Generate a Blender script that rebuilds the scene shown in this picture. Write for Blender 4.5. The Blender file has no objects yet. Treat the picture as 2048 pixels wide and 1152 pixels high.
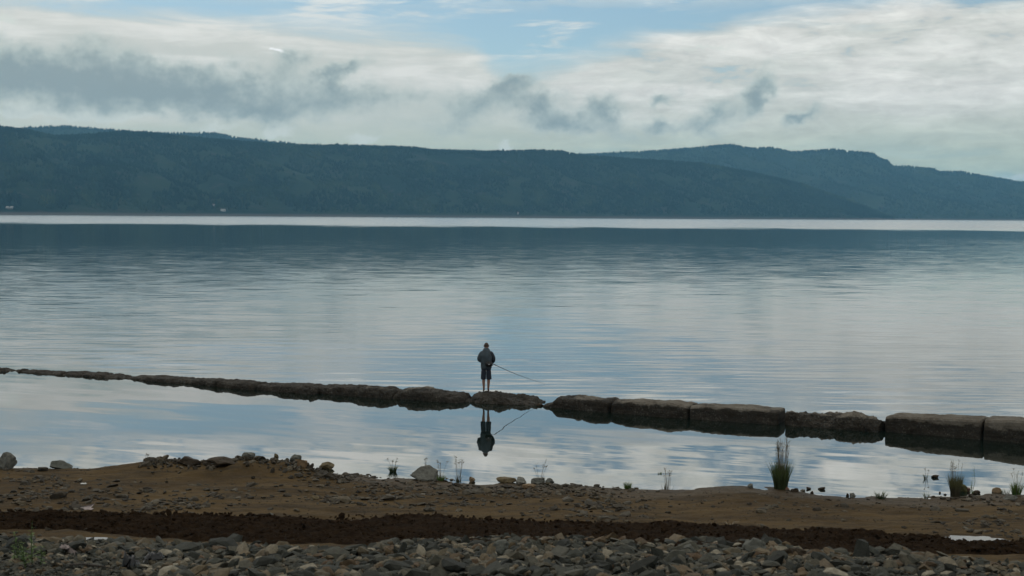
import bpy, bmesh, math, random
import numpy as np
from mathutils import Vector, Matrix, noise as mnoise

random.seed(7)
RNG = np.random.default_rng(11)
SC = bpy.context.scene
COL = SC.collection

# ------------------------------------------------------------------ camera
F = 2844.0                      # focal length in pixels of a 2048 px wide picture (50 mm on 36 mm)
CAM_H = 6.68
PITCH, ROLL = math.atan(145 / F), math.radians(0.40)
CAM_R = (Matrix.Rotation(math.pi / 2 - PITCH, 3, 'X') @ Matrix.Rotation(ROLL, 3, 'Z'))
cam = bpy.data.cameras.new('camera')
cam.sensor_width = 36.0
cam.lens = 36.0 * F / 2048
cam.clip_start, cam.clip_end = 0.5, 60000
cam.dof.use_dof = True
cam.dof.focus_distance = 51.5
cam.dof.aperture_fstop = 2.8
cam_ob = bpy.data.objects.new('camera', cam)
cam_ob.matrix_world = Matrix.Translation((0, 0, CAM_H)) @ CAM_R.to_4x4()
COL.objects.link(cam_ob)
SC.camera = cam_ob

SC.render.engine = 'CYCLES'
cy = SC.cycles
cy.use_denoising = True
cy.use_adaptive_sampling = True
cy.adaptive_threshold = 0.015
cy.max_bounces, cy.diffuse_bounces, cy.glossy_bounces, cy.transmission_bounces, cy.volume_bounces = 4, 1, 3, 1, 0
cy.caustics_reflective = cy.caustics_refractive = False
vs = SC.view_settings
vs.view_transform, vs.look, vs.exposure, vs.gamma = 'Standard', 'None', 0.0, 1.0
vs.use_curve_mapping = False

SUN_EL, SUN_AZ = math.radians(42), math.radians(-24)     # ahead of the camera, to the left, behind cloud


# ------------------------------------------------------------------ node helper
class G:
    """Short-hand for building node trees."""
    def __init__(self, nt):
        self.nt = nt

    def node(self, t, **kw):
        n = self.nt.nodes.new(t)
        for k, v in kw.items():
            setattr(n, k, v)
        return n

    def put(self, sock, v):
        if isinstance(v, bpy.types.NodeSocket):
            self.nt.links.new(v, sock)
        else:
            sock.default_value = v

    def m(self, op, a, b=None, c=None, clamp=False):
        n = self.node('ShaderNodeMath', operation=op, use_clamp=clamp)
        self.put(n.inputs[0], a)
        if b is not None:
            self.put(n.inputs[1], b)
        if c is not None:
            self.put(n.inputs[2], c)
        return n.outputs[0]

    def add(self, a, b): return self.m('ADD', a, b)
    def sub(self, a, b): return self.m('SUBTRACT', a, b)
    def mul(self, a, b): return self.m('MULTIPLY', a, b)
    def div(self, a, b): return self.m('DIVIDE', a, b)
    def mad(self, a, b, c): return self.m('MULTIPLY_ADD', a, b, c)
    def mx(self, a, b): return self.m('MAXIMUM', a, b)
    def mn(self, a, b): return self.m('MINIMUM', a, b)

    def step(self, x, lo, hi, a=0.0, b=1.0, kind='SMOOTHSTEP'):
        n = self.node('ShaderNodeMapRange', interpolation_type=kind)
        self.put(n.inputs['Value'], x)
        self.put(n.inputs['From Min'], lo); self.put(n.inputs['From Max'], hi)
        self.put(n.inputs['To Min'], a); self.put(n.inputs['To Max'], b)
        return n.outputs[0]

    def vec(self, x, y, z=0.0):
        n = self.node('ShaderNodeCombineXYZ')
        for i, v in enumerate((x, y, z)):
            self.put(n.inputs[i], v)
        return n.outputs[0]

    def xyz(self, v):
        n = self.node('ShaderNodeSeparateXYZ')
        self.put(n.inputs[0], v)
        return n.outputs

    def noise(self, v, scale=1.0, detail=4.0, rough=0.55, distort=0.0):
        n = self.node('ShaderNodeTexNoise')
        self.put(n.inputs['Vector'], v)
        n.inputs['Scale'].default_value = scale
        n.inputs['Detail'].default_value = detail
        n.inputs['Roughness'].default_value = rough
        n.inputs['Distortion'].default_value = distort
        return n.outputs

    def mix(self, f, a, b, mode='MIX'):
        n = self.node('ShaderNodeMix', data_type='RGBA', blend_type=mode)
        self.put(n.inputs[0], f)
        for s, v in ((n.inputs[6], a), (n.inputs[7], b)):
            if not isinstance(v, bpy.types.NodeSocket):
                v = tuple(v) + (1,) if len(v) == 3 else v
            self.put(s, v)
        return n.outputs[2]

    def ramp(self, f, stops):
        n = self.node('ShaderNodeValToRGB')
        el = n.color_ramp.elements
        while len(el) < len(stops):
            el.new(0.5)
        for e, (p, c) in zip(el, stops):
            e.position = p
            e.color = tuple(c) + (1,)
        self.put(n.inputs[0], f)
        return n.outputs[0]

    def curve(self, x, pts, x0, x1, y0, y1):
        """piecewise curve through pts (x,y); x mapped from x0..x1, result from y0..y1"""
        t = self.step(x, x0, x1, kind='LINEAR')
        n = self.node('ShaderNodeFloatCurve')
        cu = n.mapping.curves[0]
        P = [((a - x0) / (x1 - x0), (b - y0) / (y1 - y0)) for a, b in pts]
        cu.points[0].location = P[0]
        cu.points[1].location = P[-1]
        for p in P[1:-1]:
            cu.points.new(*p)
        n.mapping.update()
        self.put(n.inputs['Value'], t)
        return self.mad(n.outputs[0], y1 - y0, y0)


def new_mat(name):
    m = bpy.data.materials.new(name)
    m.use_nodes = True
    g = G(m.node_tree)
    p = m.node_tree.nodes['Principled BSDF']
    return m, g, p


# ------------------------------------------------------------------ sky
def hor(px):
    return 431 + math.tan(ROLL) * (px - 1024)


def build_world():
    w = bpy.data.worlds.new('World')
    SC.world = w
    w.use_nodes = True
    nt = w.node_tree
    for n in list(nt.nodes):
        nt.nodes.remove(n)
    g = G(nt)
    d = g.node('ShaderNodeTexCoord').outputs['Generated']
    dx, dy, dz = g.xyz(d)
    sky = g.node('ShaderNodeTexSky', sky_type='NISHITA', sun_disc=False, sun_elevation=SUN_EL,
                 sun_rotation=SUN_AZ, altitude=400, air_density=1.0, dust_density=0.6, ozone_density=2.2)
    az = g.m('ARCTAN2', dx, dy)
    el = g.m('ARCSINE', dz)
    # angles in units of 1/2844 rad, measured from straight ahead and from the horizon
    X = g.mul(az, 2963.0)
    V = g.mx(g.mul(el, F), 0.0)
    # ragged edges
    wv = g.vec(g.mul(dx, 26.0), g.mul(dy, 26.0), g.mul(dz, 34.0))
    wn = g.noise(wv, 1.0, 3.0, 0.6)['Color']
    wx, wy, wz = g.xyz(wn)
    wl = g.noise(g.vec(g.mul(dx, 80.0), g.mul(dy, 80.0), g.mul(dz, 95.0)), 1.0, 4.0, 0.62)['Color']
    lx, ly, lz = g.xyz(wl)
    Xw = g.add(g.mad(g.sub(wx, 0.5), 90.0, X), g.mul(g.sub(lx, 0.5), 60.0))
    Vw = g.add(g.mad(g.sub(wy, 0.5), 64.0, V), g.mul(g.sub(ly, 0.5), 44.0))

    turned = {}

    def blobs(items, x=Xw, y=Vw):
        """soft patches (centre px, py, half width, half height, tilt in degrees, weight)"""
        acc = None
        for (px, py, a, b, ang, wt) in items:
            t = math.radians(ang)
            ca, sa = math.cos(t), math.sin(t)
            key = (x, y, ang)
            if key not in turned:
                turned[key] = g.vec(x, y) if ang == 0 else g.vec(g.mad(x, ca, g.mul(y, sa)), g.mad(x, -sa, g.mul(y, ca)))
            cx, cyy = px - 1024, hor(px) - py
            n = g.node('ShaderNodeVectorMath', operation='MULTIPLY_ADD')
            g.put(n.inputs[0], turned[key])
            ka, kb = 0.46 / a, 0.46 / b
            n.inputs[1].default_value = (ka, kb, 0)
            n.inputs[2].default_value = (-(cx * ca + cyy * sa) * ka, -(-cx * sa + cyy * ca) * kb, 0)
            e = g.node('ShaderNodeTexGradient', gradient_type='QUADRATIC_SPHERE')
            g.put(e.inputs[0], n.outputs[0])
            acc = g.mul(e.outputs['Fac'], wt * 1.35) if acc is None else g.mad(e.outputs['Fac'], wt * 1.35, acc)
        return acc

    # high broken sheet: seen in perspective, as a layer overhead
    k = g.div(1.0, g.add(g.mx(dz, 0.0), 0.045))
    plane = g.vec(g.mul(dx, k), g.mul(dy, k), 0.0)
    pn = g.noise(plane, 2.3, 5.0, 0.58, 0.25)['Fac']
    pf = g.noise(plane, 8.0, 3.0, 0.6, 0.3)['Fac']
    st = g.noise(g.vec(g.mul(dx, 9.0), g.mul(dy, 9.0), g.mul(dz, 62.0)), 1.0, 5.0, 0.62, 0.35)['Fac']
    fl = g.noise(g.vec(g.mul(dx, 32.0), g.mul(dy, 32.0), g.mul(dz, 115.0)), 1.0, 5.0, 0.64, 0.4)['Fac']
    # height below which the sheet closes up
    top = [(-1500, 22), (0, 5), (150, 15), (400, 30), (700, 48), (880, 58), (960, 96), (1020, 128), (1100, 122),
           (1180, 98), (1320, 62), (1500, 36), (1750, 18), (2048, 4), (3500, 0)]
    T = g.curve(X, [(p - 1024, hor(p) - q) for p, q in top], -2524, 2476, 250, 500)
    edge = g.add(g.sub(T, V), g.mul(g.sub(st, 0.5), 150.0))
    closed = g.step(edge, -22.0, 55.0)
    broken = g.mul(g.step(g.mad(pf, 0.3, g.mul(pn, 0.75)), 0.415, 0.54), g.step(V, 390.0, 470.0, 0.0, 0.97))
    streak = g.mul(g.step(st, 0.52, 0.68), 0.8)
    gaps = g.mul(g.step(g.mad(fl, 0.5, g.mul(st, 0.5)), 0.45, 0.35), g.step(X, 60.0, 350.0))
    gaps = g.mul(gaps, g.step(V, 200.0, 290.0))
    sheet = g.mx(g.mul(closed, g.sub(1.0, g.mul(gaps, 0.6))), g.mx(broken, streak))
    warm = g.mix(g.step(V, 60.0, 250.0), (0.575, 0.60, 0.46), (0.665, 0.65, 0.63))
    right = g.mix(g.mul(g.step(st, 0.40, 0.66), g.step(V, 130.0, 260.0)), warm, (0.84, 0.80, 0.79))
    relief = g.step(fl, 0.32, 0.66, g.step(X, -300.0, 400.0, 0.98, 0.86), g.step(X, -300.0, 400.0, 1.02, 1.13), 'LINEAR')
    col = g.mix(1.0, right, g.vec(relief, relief, relief), 'MULTIPLY')
    # pale low streaks and teal gaps near the horizon
    teal = g.mul(g.step(st, 0.52, 0.40), g.step(V, 190.0, 90.0))
    col = g.mix(g.mul(teal, 0.5), col, (0.40, 0.50, 0.50))
    # small bright heaps low over the hills
    heaps = blobs([(20, 244, 60, 12, 0, .9), (130, 238, 80, 16, 0, 1.0), (245, 240, 60, 14, 0, .8), (420, 262, 70, 12, 0, .6),
                   (545, 258, 40, 18, 28, .8), (730, 276, 45, 14, 0, .8), (1010, 298, 30, 12, 0, .9),
                   (2030, 356, 32, 14, 0, .9), (180, 110, 60, 30, -30, .45), (1610, 222, 60, 10, 0, .35),
                   (1480, 200, 300, 7, 0, .25), (15, 72, 28, 14, 0, .7), (1420, 100, 90, 12, 0, .5)])
    col = g.mix(g.step(heaps, 0.25, 0.75, 0.0, 0.85), col, (0.74, 0.745, 0.72))
    # grey bank
    bank = blobs([(-250, 170, 330, 62, 0, 1.2), (60, 172, 210, 52, 0, 1.2), (260, 190, 150, 46, 0, 1.0), (420, 182, 150, 48, 0, .95),
                  (500, 228, 130, 30, 0, .85), (575, 130, 46, 36, 28, .8), (190, 100, 50, 40, 0, .40), (640, 205, 140, 42, 0, .62),
                  (692, 140, 60, 18, 28, 1.0), (655, 160, 22, 32, 0, .6), (800, 195, 150, 28, 0, .55), (950, 215, 90, 36, 28, .9),
                  (1025, 165, 40, 16, 28, .95), (1085, 214, 66, 40, 0, 1.25), (1130, 250, 52, 22, 0, .9), (1212, 224, 36, 34, 28, 1.15),
                  (1335, 206, 34, 15, 28, 1.1), (1330, 256, 52, 18, 0, .85), (1440, 240, 56, 30, 28, 1.0), (1528, 190, 26, 54, -30, 1.5),
                  (1620, 236, 46, 13, 28, 1.1), (820, 255, 120, 26, 0, .40), (1240, 266, 170, 20, 0, .35), (-900, 150, 400, 70, 0, 1.1)])
    bankn = g.add(bank, g.mad(g.sub(lz, 0.5), 0.60, g.mul(g.sub(wz, 0.5), 0.5)))
    balpha = g.mul(g.step(bankn, 0.12, 1.10), 0.95)
    shade = g.add(g.mul(g.sub(lz, 0.5), 1.1), bankn)
    bcol = g.mix(g.step(shade, 0.30, 1.9), (0.53, 0.57, 0.555), (0.285, 0.335, 0.36))
    col = g.mix(balpha, col, bcol)
    # cloud higher up the vault is brighter
    gain = g.step(V, 390.0, 520.0, 1.0, 1.70)
    col = g.mix(1.0, col, g.vec(gain, g.mul(gain, 1.04), g.mul(gain, 0.985)), 'MULTIPLY')
    # the one gap where the sun catches an edge
    spot = blobs([(541, 110, 11, 3.4, -20, 1.0), (527, 107, 6, 2.5, 15, .7)], g.mad(g.sub(lx, 0.5), 20.0, X), g.mad(g.sub(ly, 0.5), 18.0, V))
    col = g.mix(g.step(spot, 0.12, 1.1), col, (1.05, 1.05, 1.05))
    alpha = g.mx(sheet, balpha)

    b1 = g.node('ShaderNodeBackground')
    g.put(b1.inputs[0], g.mix(1.0, sky.outputs[0], (0.83, 0.915, 0.885), 'MULTIPLY'))
    b1.inputs[1].default_value = 0.085
    b2 = g.node('ShaderNodeBackground')
    g.put(b2.inputs[0], col)
    b2.inputs[1].default_value = 1.0
    mixs = g.node('ShaderNodeMixShader')
    g.put(mixs.inputs[0], alpha)
    nt.links.new(b1.outputs[0], mixs.inputs[1])
    nt.links.new(b2.outputs[0], mixs.inputs[2])
    out = g.node('ShaderNodeOutputWorld')
    nt.links.new(mixs.outputs[0], out.inputs[0])
    w.cycles.sampling_method = 'MANUAL'
    w.cycles.sample_map_resolution = 1024


build_world()

sun = bpy.data.lights.new('sun', 'SUN')
sun.energy = 0.6
sun.angle = math.radians(14)
sun.color = (1.0, 0.95, 0.88)
sun_ob = bpy.data.objects.new('sun', sun)
sd = Vector((math.sin(SUN_AZ) * math.cos(SUN_EL), math.cos(SUN_AZ) * math.cos(SUN_EL), math.sin(SUN_EL)))
sun_ob.rotation_euler = sd.to_track_quat('Z', 'Y').to_euler()
sun_ob.location = (-200, 400, 500)
COL.objects.link(sun_ob)


# ------------------------------------------------------------------ general helpers
def ray(px, py):
    d = CAM_R @ Vector((px - 1024, 576 - py, -F))
    return d / d.y


def at(px, py, z=0.0):
    """the point of the level z that the picture shows at (px, py)"""
    d = ray(px, py)
    t = (z - CAM_H) / d.z
    return Vector((d.x * t, t, z))


def lattice(ix, iy, seed):
    h = (ix.astype(np.int64) * 374761393 + iy.astype(np.int64) * 668265263 + seed * 1442695041) & 0xFFFFFFFF
    h = ((h ^ (h >> 13)) * 1274126177) & 0xFFFFFFFF
    h = h ^ (h >> 16)
    return (h & 0xFFFF) / 65535.0


def vnoise(x, y, seed=0):
    x, y = np.asarray(x, float), np.asarray(y, float)
    ix, iy = np.floor(x), np.floor(y)
    fx, fy = x - ix, y - iy
    fx, fy = fx * fx * fx * (fx * (fx * 6 - 15) + 10), fy * fy * fy * (fy * (fy * 6 - 15) + 10)
    a, b = lattice(ix, iy, seed), lattice(ix + 1, iy, seed)
    c, d = lattice(ix, iy + 1, seed), lattice(ix + 1, iy + 1, seed)
    return (a + (b - a) * fx) * (1 - fy) + (c + (d - c) * fx) * fy - 0.5


def fbm(x, y, octaves=4, seed=0, gain=0.5):
    s, amp, f = 0.0, 1.0, 1.0
    for o in range(octaves):
        s = s + amp * vnoise(np.asarray(x) * f + 17.3 * o, np.asarray(y) * f - 9.1 * o, seed + o)
        amp *= gain
        f *= 2.03
    return s


def sstep(x, lo, hi):
    t = np.clip((np.asarray(x, float) - lo) / (hi - lo), 0, 1)
    return t * t * (3 - 2 * t)


def tag(o, label=None, cat=None, group=None, kind=None):
    if label: o['label'] = label
    if cat: o['category'] = cat
    if group: o['group'] = group
    if kind: o['kind'] = kind
    return o


def mesh_np(name, co, faces, mat=None, smooth=False, attrs=None):
    me = bpy.data.meshes.new(name)
    co = np.asarray(co, np.float32)
    faces = np.asarray(faces, np.int32)
    nf, k = faces.shape
    me.vertices.add(len(co)); me.vertices.foreach_set('co', co.ravel())
    me.loops.add(nf * k); me.loops.foreach_set('vertex_index', faces.ravel())
    me.polygons.add(nf)
    me.polygons.foreach_set('loop_start', np.arange(0, nf * k, k, dtype=np.int32))
    me.polygons.foreach_set('loop_total', np.full(nf, k, np.int32))
    me.polygons.foreach_set('use_smooth', np.full(nf, smooth, bool))
    me.update(calc_edges=True)
    me.validate()
    for an, (dom, vals) in (attrs or {}).items():
        a = me.attributes.new(an, 'FLOAT', dom)
        a.data.foreach_set('value', np.asarray(vals, np.float32))
    if mat:
        me.materials.append(mat)
    return me


def link(name, me, parent=None, loc=None):
    o = bpy.data.objects.new(name, me)
    COL.objects.link(o)
    if parent: o.parent = parent
    if loc is not None: o.location = loc
    return o


def empty(name, loc, rz=0.0):
    o = bpy.data.objects.new(name, None)
    o.empty_display_size = 0.2
    o.location = loc
    o.rotation_euler = (0, 0, rz)
    COL.objects.link(o)
    return o


def grid_faces(nu, nv):
    i = np.arange(nu - 1)[:, None] * nv + np.arange(nv - 1)[None, :]
    return np.stack([i, i + nv, i + nv + 1, i + 1], -1).reshape(-1, 4)


def pymesh(name, verts, faces, mat=None, smooth=True):
    me = bpy.data.meshes.new(name)
    me.from_pydata([tuple(v) for v in verts], [], faces)
    me.polygons.foreach_set('use_smooth', [smooth] * len(me.polygons))
    if mat: me.materials.append(mat)
    me.update()
    return me


def tube(points, radii, n=10, flat=1.0, caps=True):
    """loft a tube through points; radii may be numbers or (rx, ry)"""
    V, Fc = [], []
    P = [Vector(p) for p in points]
    up0 = Vector((0, 1, 0.01))
    for i, p in enumerate(P):
        t = (P[min(i + 1, len(P) - 1)] - P[max(i - 1, 0)]).normalized()
        up = up0 if abs(t.dot(up0.normalized())) < 0.95 else Vector((0, 0, 1))
        a = t.cross(up).normalized()
        b = a.cross(t).normalized()
        r = radii[i]
        rx, ry = (r, r * flat) if not isinstance(r, tuple) else r
        for k in range(n):
            w = 2 * math.pi * k / n
            V.append(p + a * (math.cos(w) * rx) + b * (math.sin(w) * ry))
    for i in range(len(P) - 1):
        for k in range(n):
            Fc.append((i * n + k, i * n + (k + 1) % n, (i + 1) * n + (k + 1) % n, (i + 1) * n + k))
    if caps:
        Fc.append(tuple(reversed(range(n))))
        Fc.append(tuple((len(P) - 1) * n + k for k in range(n)))
    return V, Fc


def join(*parts):
    V, Fc = [], []
    for v, f in parts:
        o = len(V)
        V += list(v)
        Fc += [tuple(i + o for i in q) for q in f]
    return V, Fc


# ------------------------------------------------------------------ materials
def mat_plain(name, rgb, rough=0.8, var=0.25, scale=20.0, bump=0.0, spec=0.3):
    m, g, p = new_mat(name)
    tc = g.node('ShaderNodeTexCoord').outputs['Object']
    n = g.noise(tc, scale, 4.0, 0.6)['Fac']
    lo = tuple(c * (1 - var) for c in rgb); hi = tuple(min(1, c * (1 + var)) for c in rgb)
    g.put(p.inputs['Base Color'], g.mix(g.step(n, 0.3, 0.7), lo, hi))
    p.inputs['Roughness'].default_value = rough
    p.inputs['Specular IOR Level'].default_value = spec
    if bump:
        b = g.node('ShaderNodeBump')
        b.inputs['Strength'].default_value = bump
        b.inputs['Distance'].default_value = 0.02
        g.put(b.inputs['Height'], n)
        g.put(p.inputs['Normal'], b.outputs[0])
    return m


STONE_TONES = [(t_, (a_ * 1.06, b_, c_ * .90)) for t_, (a_, b_, c_) in [(0.0, (0.024, 0.027, 0.025)), (0.3, (0.058, 0.063, 0.057)), (0.55, (0.092, 0.094, 0.082)), (0.70, (0.125, 0.116, 0.092)),
               (0.80, (0.17, 0.135, 0.09)), (0.88, (0.105, 0.07, 0.045)), (0.95, (0.25, 0.225, 0.180)), (1.0, (0.34, 0.32, 0.27))]]


def mat_stone(name, source, tones=STONE_TONES, gain=1.0):
    m, g, p = new_mat(name)
    if source == 'object':
        r = g.node('ShaderNodeObjectInfo').outputs['Random']
    else:
        r = g.node('ShaderNodeAttribute', attribute_name='tone').outputs['Fac']
    geo = g.node('ShaderNodeNewGeometry')
    pos = geo.outputs['Position']
    n = g.noise(pos, 14.0, 5.0, 0.65)['Fac']
    n2 = g.noise(pos, 55.0, 4.0, 0.6)['Fac']
    base = g.ramp(r, [(a, tuple(x * gain for x in c)) for a, c in tones])
    k = g.step(g.mad(n2, 0.4, g.mul(n, 0.6)), 0.3, 0.7, 0.62, 1.35)
    g.put(p.inputs['Base Color'], g.mix(1.0, base, g.vec(k, k, k), 'MULTIPLY'))
    p.inputs['Roughness'].default_value = 0.8
    p.inputs['Specular IOR Level'].default_value = 0.10
    b = g.node('ShaderNodeBump')
    b.inputs['Strength'].default_value = 0.6
    b.inputs['Distance'].default_value = 0.015
    g.put(b.inputs['Height'], g.mad(n2, 0.5, n))
    g.put(p.inputs['Normal'], b.outputs[0])
    return m


MUD_TONES = [(0.0, (0.045, 0.036, 0.025)), (0.4, (0.085, 0.070, 0.050)), (0.7, (0.115, 0.100, 0.075)), (0.88, (0.15, 0.118, 0.075)), (1.0, (0.21, 0.185, 0.145))]
M_MUD_OBJ = mat_stone('muddy_stone', 'object', MUD_TONES, .42)
M_MUD_ATT = mat_stone('muddy_stone_mass', 'attr', MUD_TONES, .38)
M_STONE_OBJ = mat_stone('loose_stone', 'object', gain=.47)
M_STONE_ATT = mat_stone('loose_stone_mass', 'attr', gain=.47)


def mat_ground():
    m, g, p = new_mat('damp_earth')
    pos = g.node('ShaderNodeNewGeometry').outputs['Position']
    x, y, z = g.xyz(pos)
    big = g.noise(g.vec(g.mul(x, 0.22), g.mul(y, 0.45)), 1.0, 5.0, 0.6)['Fac']
    mid = g.noise(g.vec(g.mul(x, 0.6), g.mul(y, 2.2)), 1.0, 6.0, 0.68)['Fac']
    fine = g.noise(pos, 9.0, 6.0, 0.7)['Fac']
    grit = g.noise(pos, 38.0, 4.0, 0.7)['Fac']
    c = g.mix(g.step(big, 0.36, 0.62), (0.0396, 0.0249, 0.0103), (0.0652, 0.0424, 0.0185))
    c = g.mix(g.mul(g.step(mid, 0.45, 0.62), 0.8), c, (0.0256, 0.0188, 0.0114))
    c = g.mix(g.mul(g.step(fine, 0.52, 0.7), 0.55), c, (0.0708, 0.0497, 0.0268))
    c = g.mix(g.mul(g.step(grit, 0.56, 0.7), 0.5), c, (0.0226, 0.0182, 0.0135))
    # damp earth by the water
    damp = g.step(g.mad(g.sub(mid, 0.5), 0.35, z), 0.30, 0.02)
    c = g.mix(g.mul(damp, 0.5), c, (0.0240, 0.0175, 0.0114))
    g.put(p.inputs['Base Color'], c)
    g.put(p.inputs['Roughness'], g.step(damp, 0.0, 1.0, 0.92, 0.6))
    p.inputs['Specular IOR Level'].default_value = 0.05
    b = g.node('ShaderNodeBump')
    b.inputs['Strength'].default_value = 0.8
    b.inputs['Distance'].default_value = 0.05
    g.put(b.inputs['Height'], g.add(g.mul(fine, 0.7), g.mad(grit, 0.35, mid)))
    g.put(p.inputs['Normal'], b.outputs[0])
    return m


def mat_soil():
    m, g, p = new_mat('dark_turned_soil')
    pos = g.node('ShaderNodeNewGeometry').outputs['Position']
    a = g.noise(pos, 5.0, 6.0, 0.7)['Fac']
    f = g.noise(pos, 26.0, 5.0, 0.7)['Fac']
    c = g.mix(g.step(a, 0.35, 0.68), (0.0096, 0.0057, 0.0030), (0.0196, 0.0117, 0.0061))
    c = g.mix(g.mul(g.step(f, 0.58, 0.74), 0.7), c, (0.0317, 0.0216, 0.0133))
    g.put(p.inputs['Base Color'], c)
    p.inputs['Roughness'].default_value = 0.95
    p.inputs['Specular IOR Level'].default_value = 0.02
    b = g.node('ShaderNodeBump')
    b.inputs['Strength'].default_value = 1.0
    b.inputs['Distance'].default_value = 0.06
    g.put(b.inputs['Height'], g.mad(f, 0.6, a))
    g.put(p.inputs['Normal'], b.outputs[0])
    return m


def mat_concrete():
    m, g, p = new_mat('weathered_seawall_concrete')
    geo = g.node('ShaderNodeNewGeometry')
    pos = geo.outputs['Position']
    x, y, z = g.xyz(pos)
    nx, ny, nz = g.xyz(geo.outputs['Normal'])
    a = g.noise(pos, 1.3, 5.0, 0.6)['Fac']
    f = g.noise(pos, 9.0, 6.0, 0.7)['Fac']
    s = g.noise(g.vec(g.mul(x, 2.2), g.mul(y, 2.2), g.mul(z, 14.0)), 1.0, 4.0, 0.6)['Fac']
    c = g.mix(g.step(a, 0.35, 0.65), (0.0699, 0.0588, 0.0467), (0.1057, 0.0931, 0.0772))
    c = g.mix(g.mul(g.step(f, 0.50, 0.68), 0.6), c, (0.1416, 0.1293, 0.1118))
    c = g.mix(g.mul(g.step(f, 0.44, 0.30), 0.8), c, (0.0425, 0.0362, 0.0305))
    # algae stain by the lake's level, raised to paint backlit shade on the faces
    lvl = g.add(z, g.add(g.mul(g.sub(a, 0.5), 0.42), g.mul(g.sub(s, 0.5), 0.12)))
    wet_shade = g.step(lvl, 0.43, 0.37)
    c = g.mix(g.mul(wet_shade, 0.86), c, g.mix(g.step(s, 0.4, 0.62), (0.0080, 0.0071, 0.0059), (0.0208, 0.0176, 0.0143)))
    # pale lichen and bare aggregate
    li = g.noise(pos, 17.0, 4.0, 0.7)['Fac']
    lich = g.mul(g.step(li, 0.53, 0.66), g.step(a, 0.40, 0.60, 0.25, 1.0))
    c = g.mix(g.mul(lich, 0.42), c, (0.1475, 0.1389, 0.1214))
    g.put(p.inputs['Base Color'], c)
    g.put(p.inputs['Roughness'], g.step(wet_shade, 0.0, 1.0, 0.95, 0.75))
    p.inputs['Specular IOR Level'].default_value = 0.05
    b = g.node('ShaderNodeBump')
    b.inputs['Strength'].default_value = 0.7
    b.inputs['Distance'].default_value = 0.05
    g.put(b.inputs['Height'], g.add(f, g.mul(s, 0.3)))
    g.put(p.inputs['Normal'], b.outputs[0])
    return m


WALL_A, WALL_B = 49.45, 0.4545          # the breakwater runs along y = A - B x


def mat_lake():
    m, g, p = new_mat('lake_water')
    pos = g.node('ShaderNodeNewGeometry').outputs['Position']
    x, y, z = g.xyz(pos)
    gust = g.noise(g.vec(g.mul(x, 0.016), g.mul(y, 0.0035)), 1.0, 5.0, 0.62)['Fac']
    opn = g.step(g.sub(g.mad(x, WALL_B, y), WALL_A), 0.6, 5.0)
    far = g.step(g.mad(g.sub(gust, 0.5), 420.0, y), 700.0, 1020.0)
    a = g.noise(g.vec(g.mul(x, 0.24), g.mul(y, 2.0)), 1.0, 4.0, 0.6, 0.3)['Color']
    sw = g.noise(g.vec(g.mul(x, 0.055), g.mul(y, 0.20)), 1.0, 3.0, 0.5, 0.4)['Color']
    lag = g.noise(g.vec(g.mad(y, 0.22, g.mul(x, 0.30)), g.mad(x, 0.30, g.mul(y, 1.0))), 1.0, 2.5, 0.5, 0.4)['Color']
    ax, ay, _ = g.xyz(a)
    bx, by, _ = g.xyz(sw)
    lx, ly, _ = g.xyz(lag)
    gg = g.step(gust, 0.3, 0.7, 0.55, 1.5, 'LINEAR')
    calm = g.step(y, 60.0, 160.0, 0.8, 1.0)
    A = g.mul(g.mul(gg, calm), g.add(g.mul(far, 0.14), g.step(y, 60.0, 620.0, 0.145, 0.055)))
    B = g.mul(g.sub(1.0, far), 0.018)
    so_y = g.mad(g.sub(ay, 0.5), A, g.mul(g.sub(by, 0.5), B))
    so_y = g.sub(so_y, g.add(g.mul(far, 0.056), g.step(y, 60.0, 240.0, 0.014, 0.0)))          # far off, only the wave faces turned this way are seen
    so_x = g.mad(g.sub(ax, 0.5), g.mul(A, 0.45), g.mul(g.sub(bx, 0.5), 0.02))
    sl_y = g.mul(g.sub(ly, 0.5), 0.020)
    sl_x = g.mul(g.sub(lx, 0.5), 0.014)

    def lerp(f, u, v): return g.mad(f, g.sub(v, u), u)
    sy, sx = lerp(opn, sl_y, so_y), lerp(opn, sl_x, so_x)
    nv = g.node('ShaderNodeVectorMath', operation='NORMALIZE')
    g.put(nv.inputs[0], g.vec(sx, sy, 1.0))
    g.put(p.inputs['Normal'], nv.outputs[0])
    p.inputs['Base Color'].default_value = (0.004, 0.008, 0.006, 1)
    g.put(p.inputs['Roughness'], g.mad(far, 0.12, g.mad(opn, 0.03, 0.012)))
    p.inputs['IOR'].default_value = 1.6
    return m


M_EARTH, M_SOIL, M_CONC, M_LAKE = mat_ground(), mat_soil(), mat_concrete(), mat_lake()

# ------------------------------------------------------------------ shape of the near ground
SHORE_PX = [(-700, 925), (0, 938), (300, 940), (550, 944), (690, 953), (780, 960), (860, 961), (900, 963), (960, 966), (1060, 966),
            (1110, 969), (1200, 975), (1300, 979), (1350, 978), (1400, 973), (1440, 968), (1480, 968), (1510, 976), (1550, 978),
            (1600, 984), (1650, 992), (1700, 998), (1780, 1000), (1860, 1000), (1885, 995), (1920, 993), (1970, 994), (2048, 992), (2700, 1010)]
_sp = [at(a, b) for a, b in SHORE_PX]
SHX, SHY = np.array([p.x for p in _sp]), np.array([p.y for p in _sp])
BERM_PX = [(-700, .05), (0, .10), (110, .08), (200, .13), (260, .24), (310, .36), (400, .35), (470, .34), (495, .48), (530, .42), (600, .36), (640, .22),
           (700, .06), (760, 0.0), (3000, 0.0)]
BMX, BMZ = np.array([(a - 1024) / F * 36.0 for a, _ in BERM_PX]), np.array([b for _, b in BERM_PX])
KD = np.array([-60, 4, 10, 14, 17, 20, 23, 24.5, 26, 28, 30, 32.5, 34, 35, 36.5, 40, 47, 60, 200])
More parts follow.
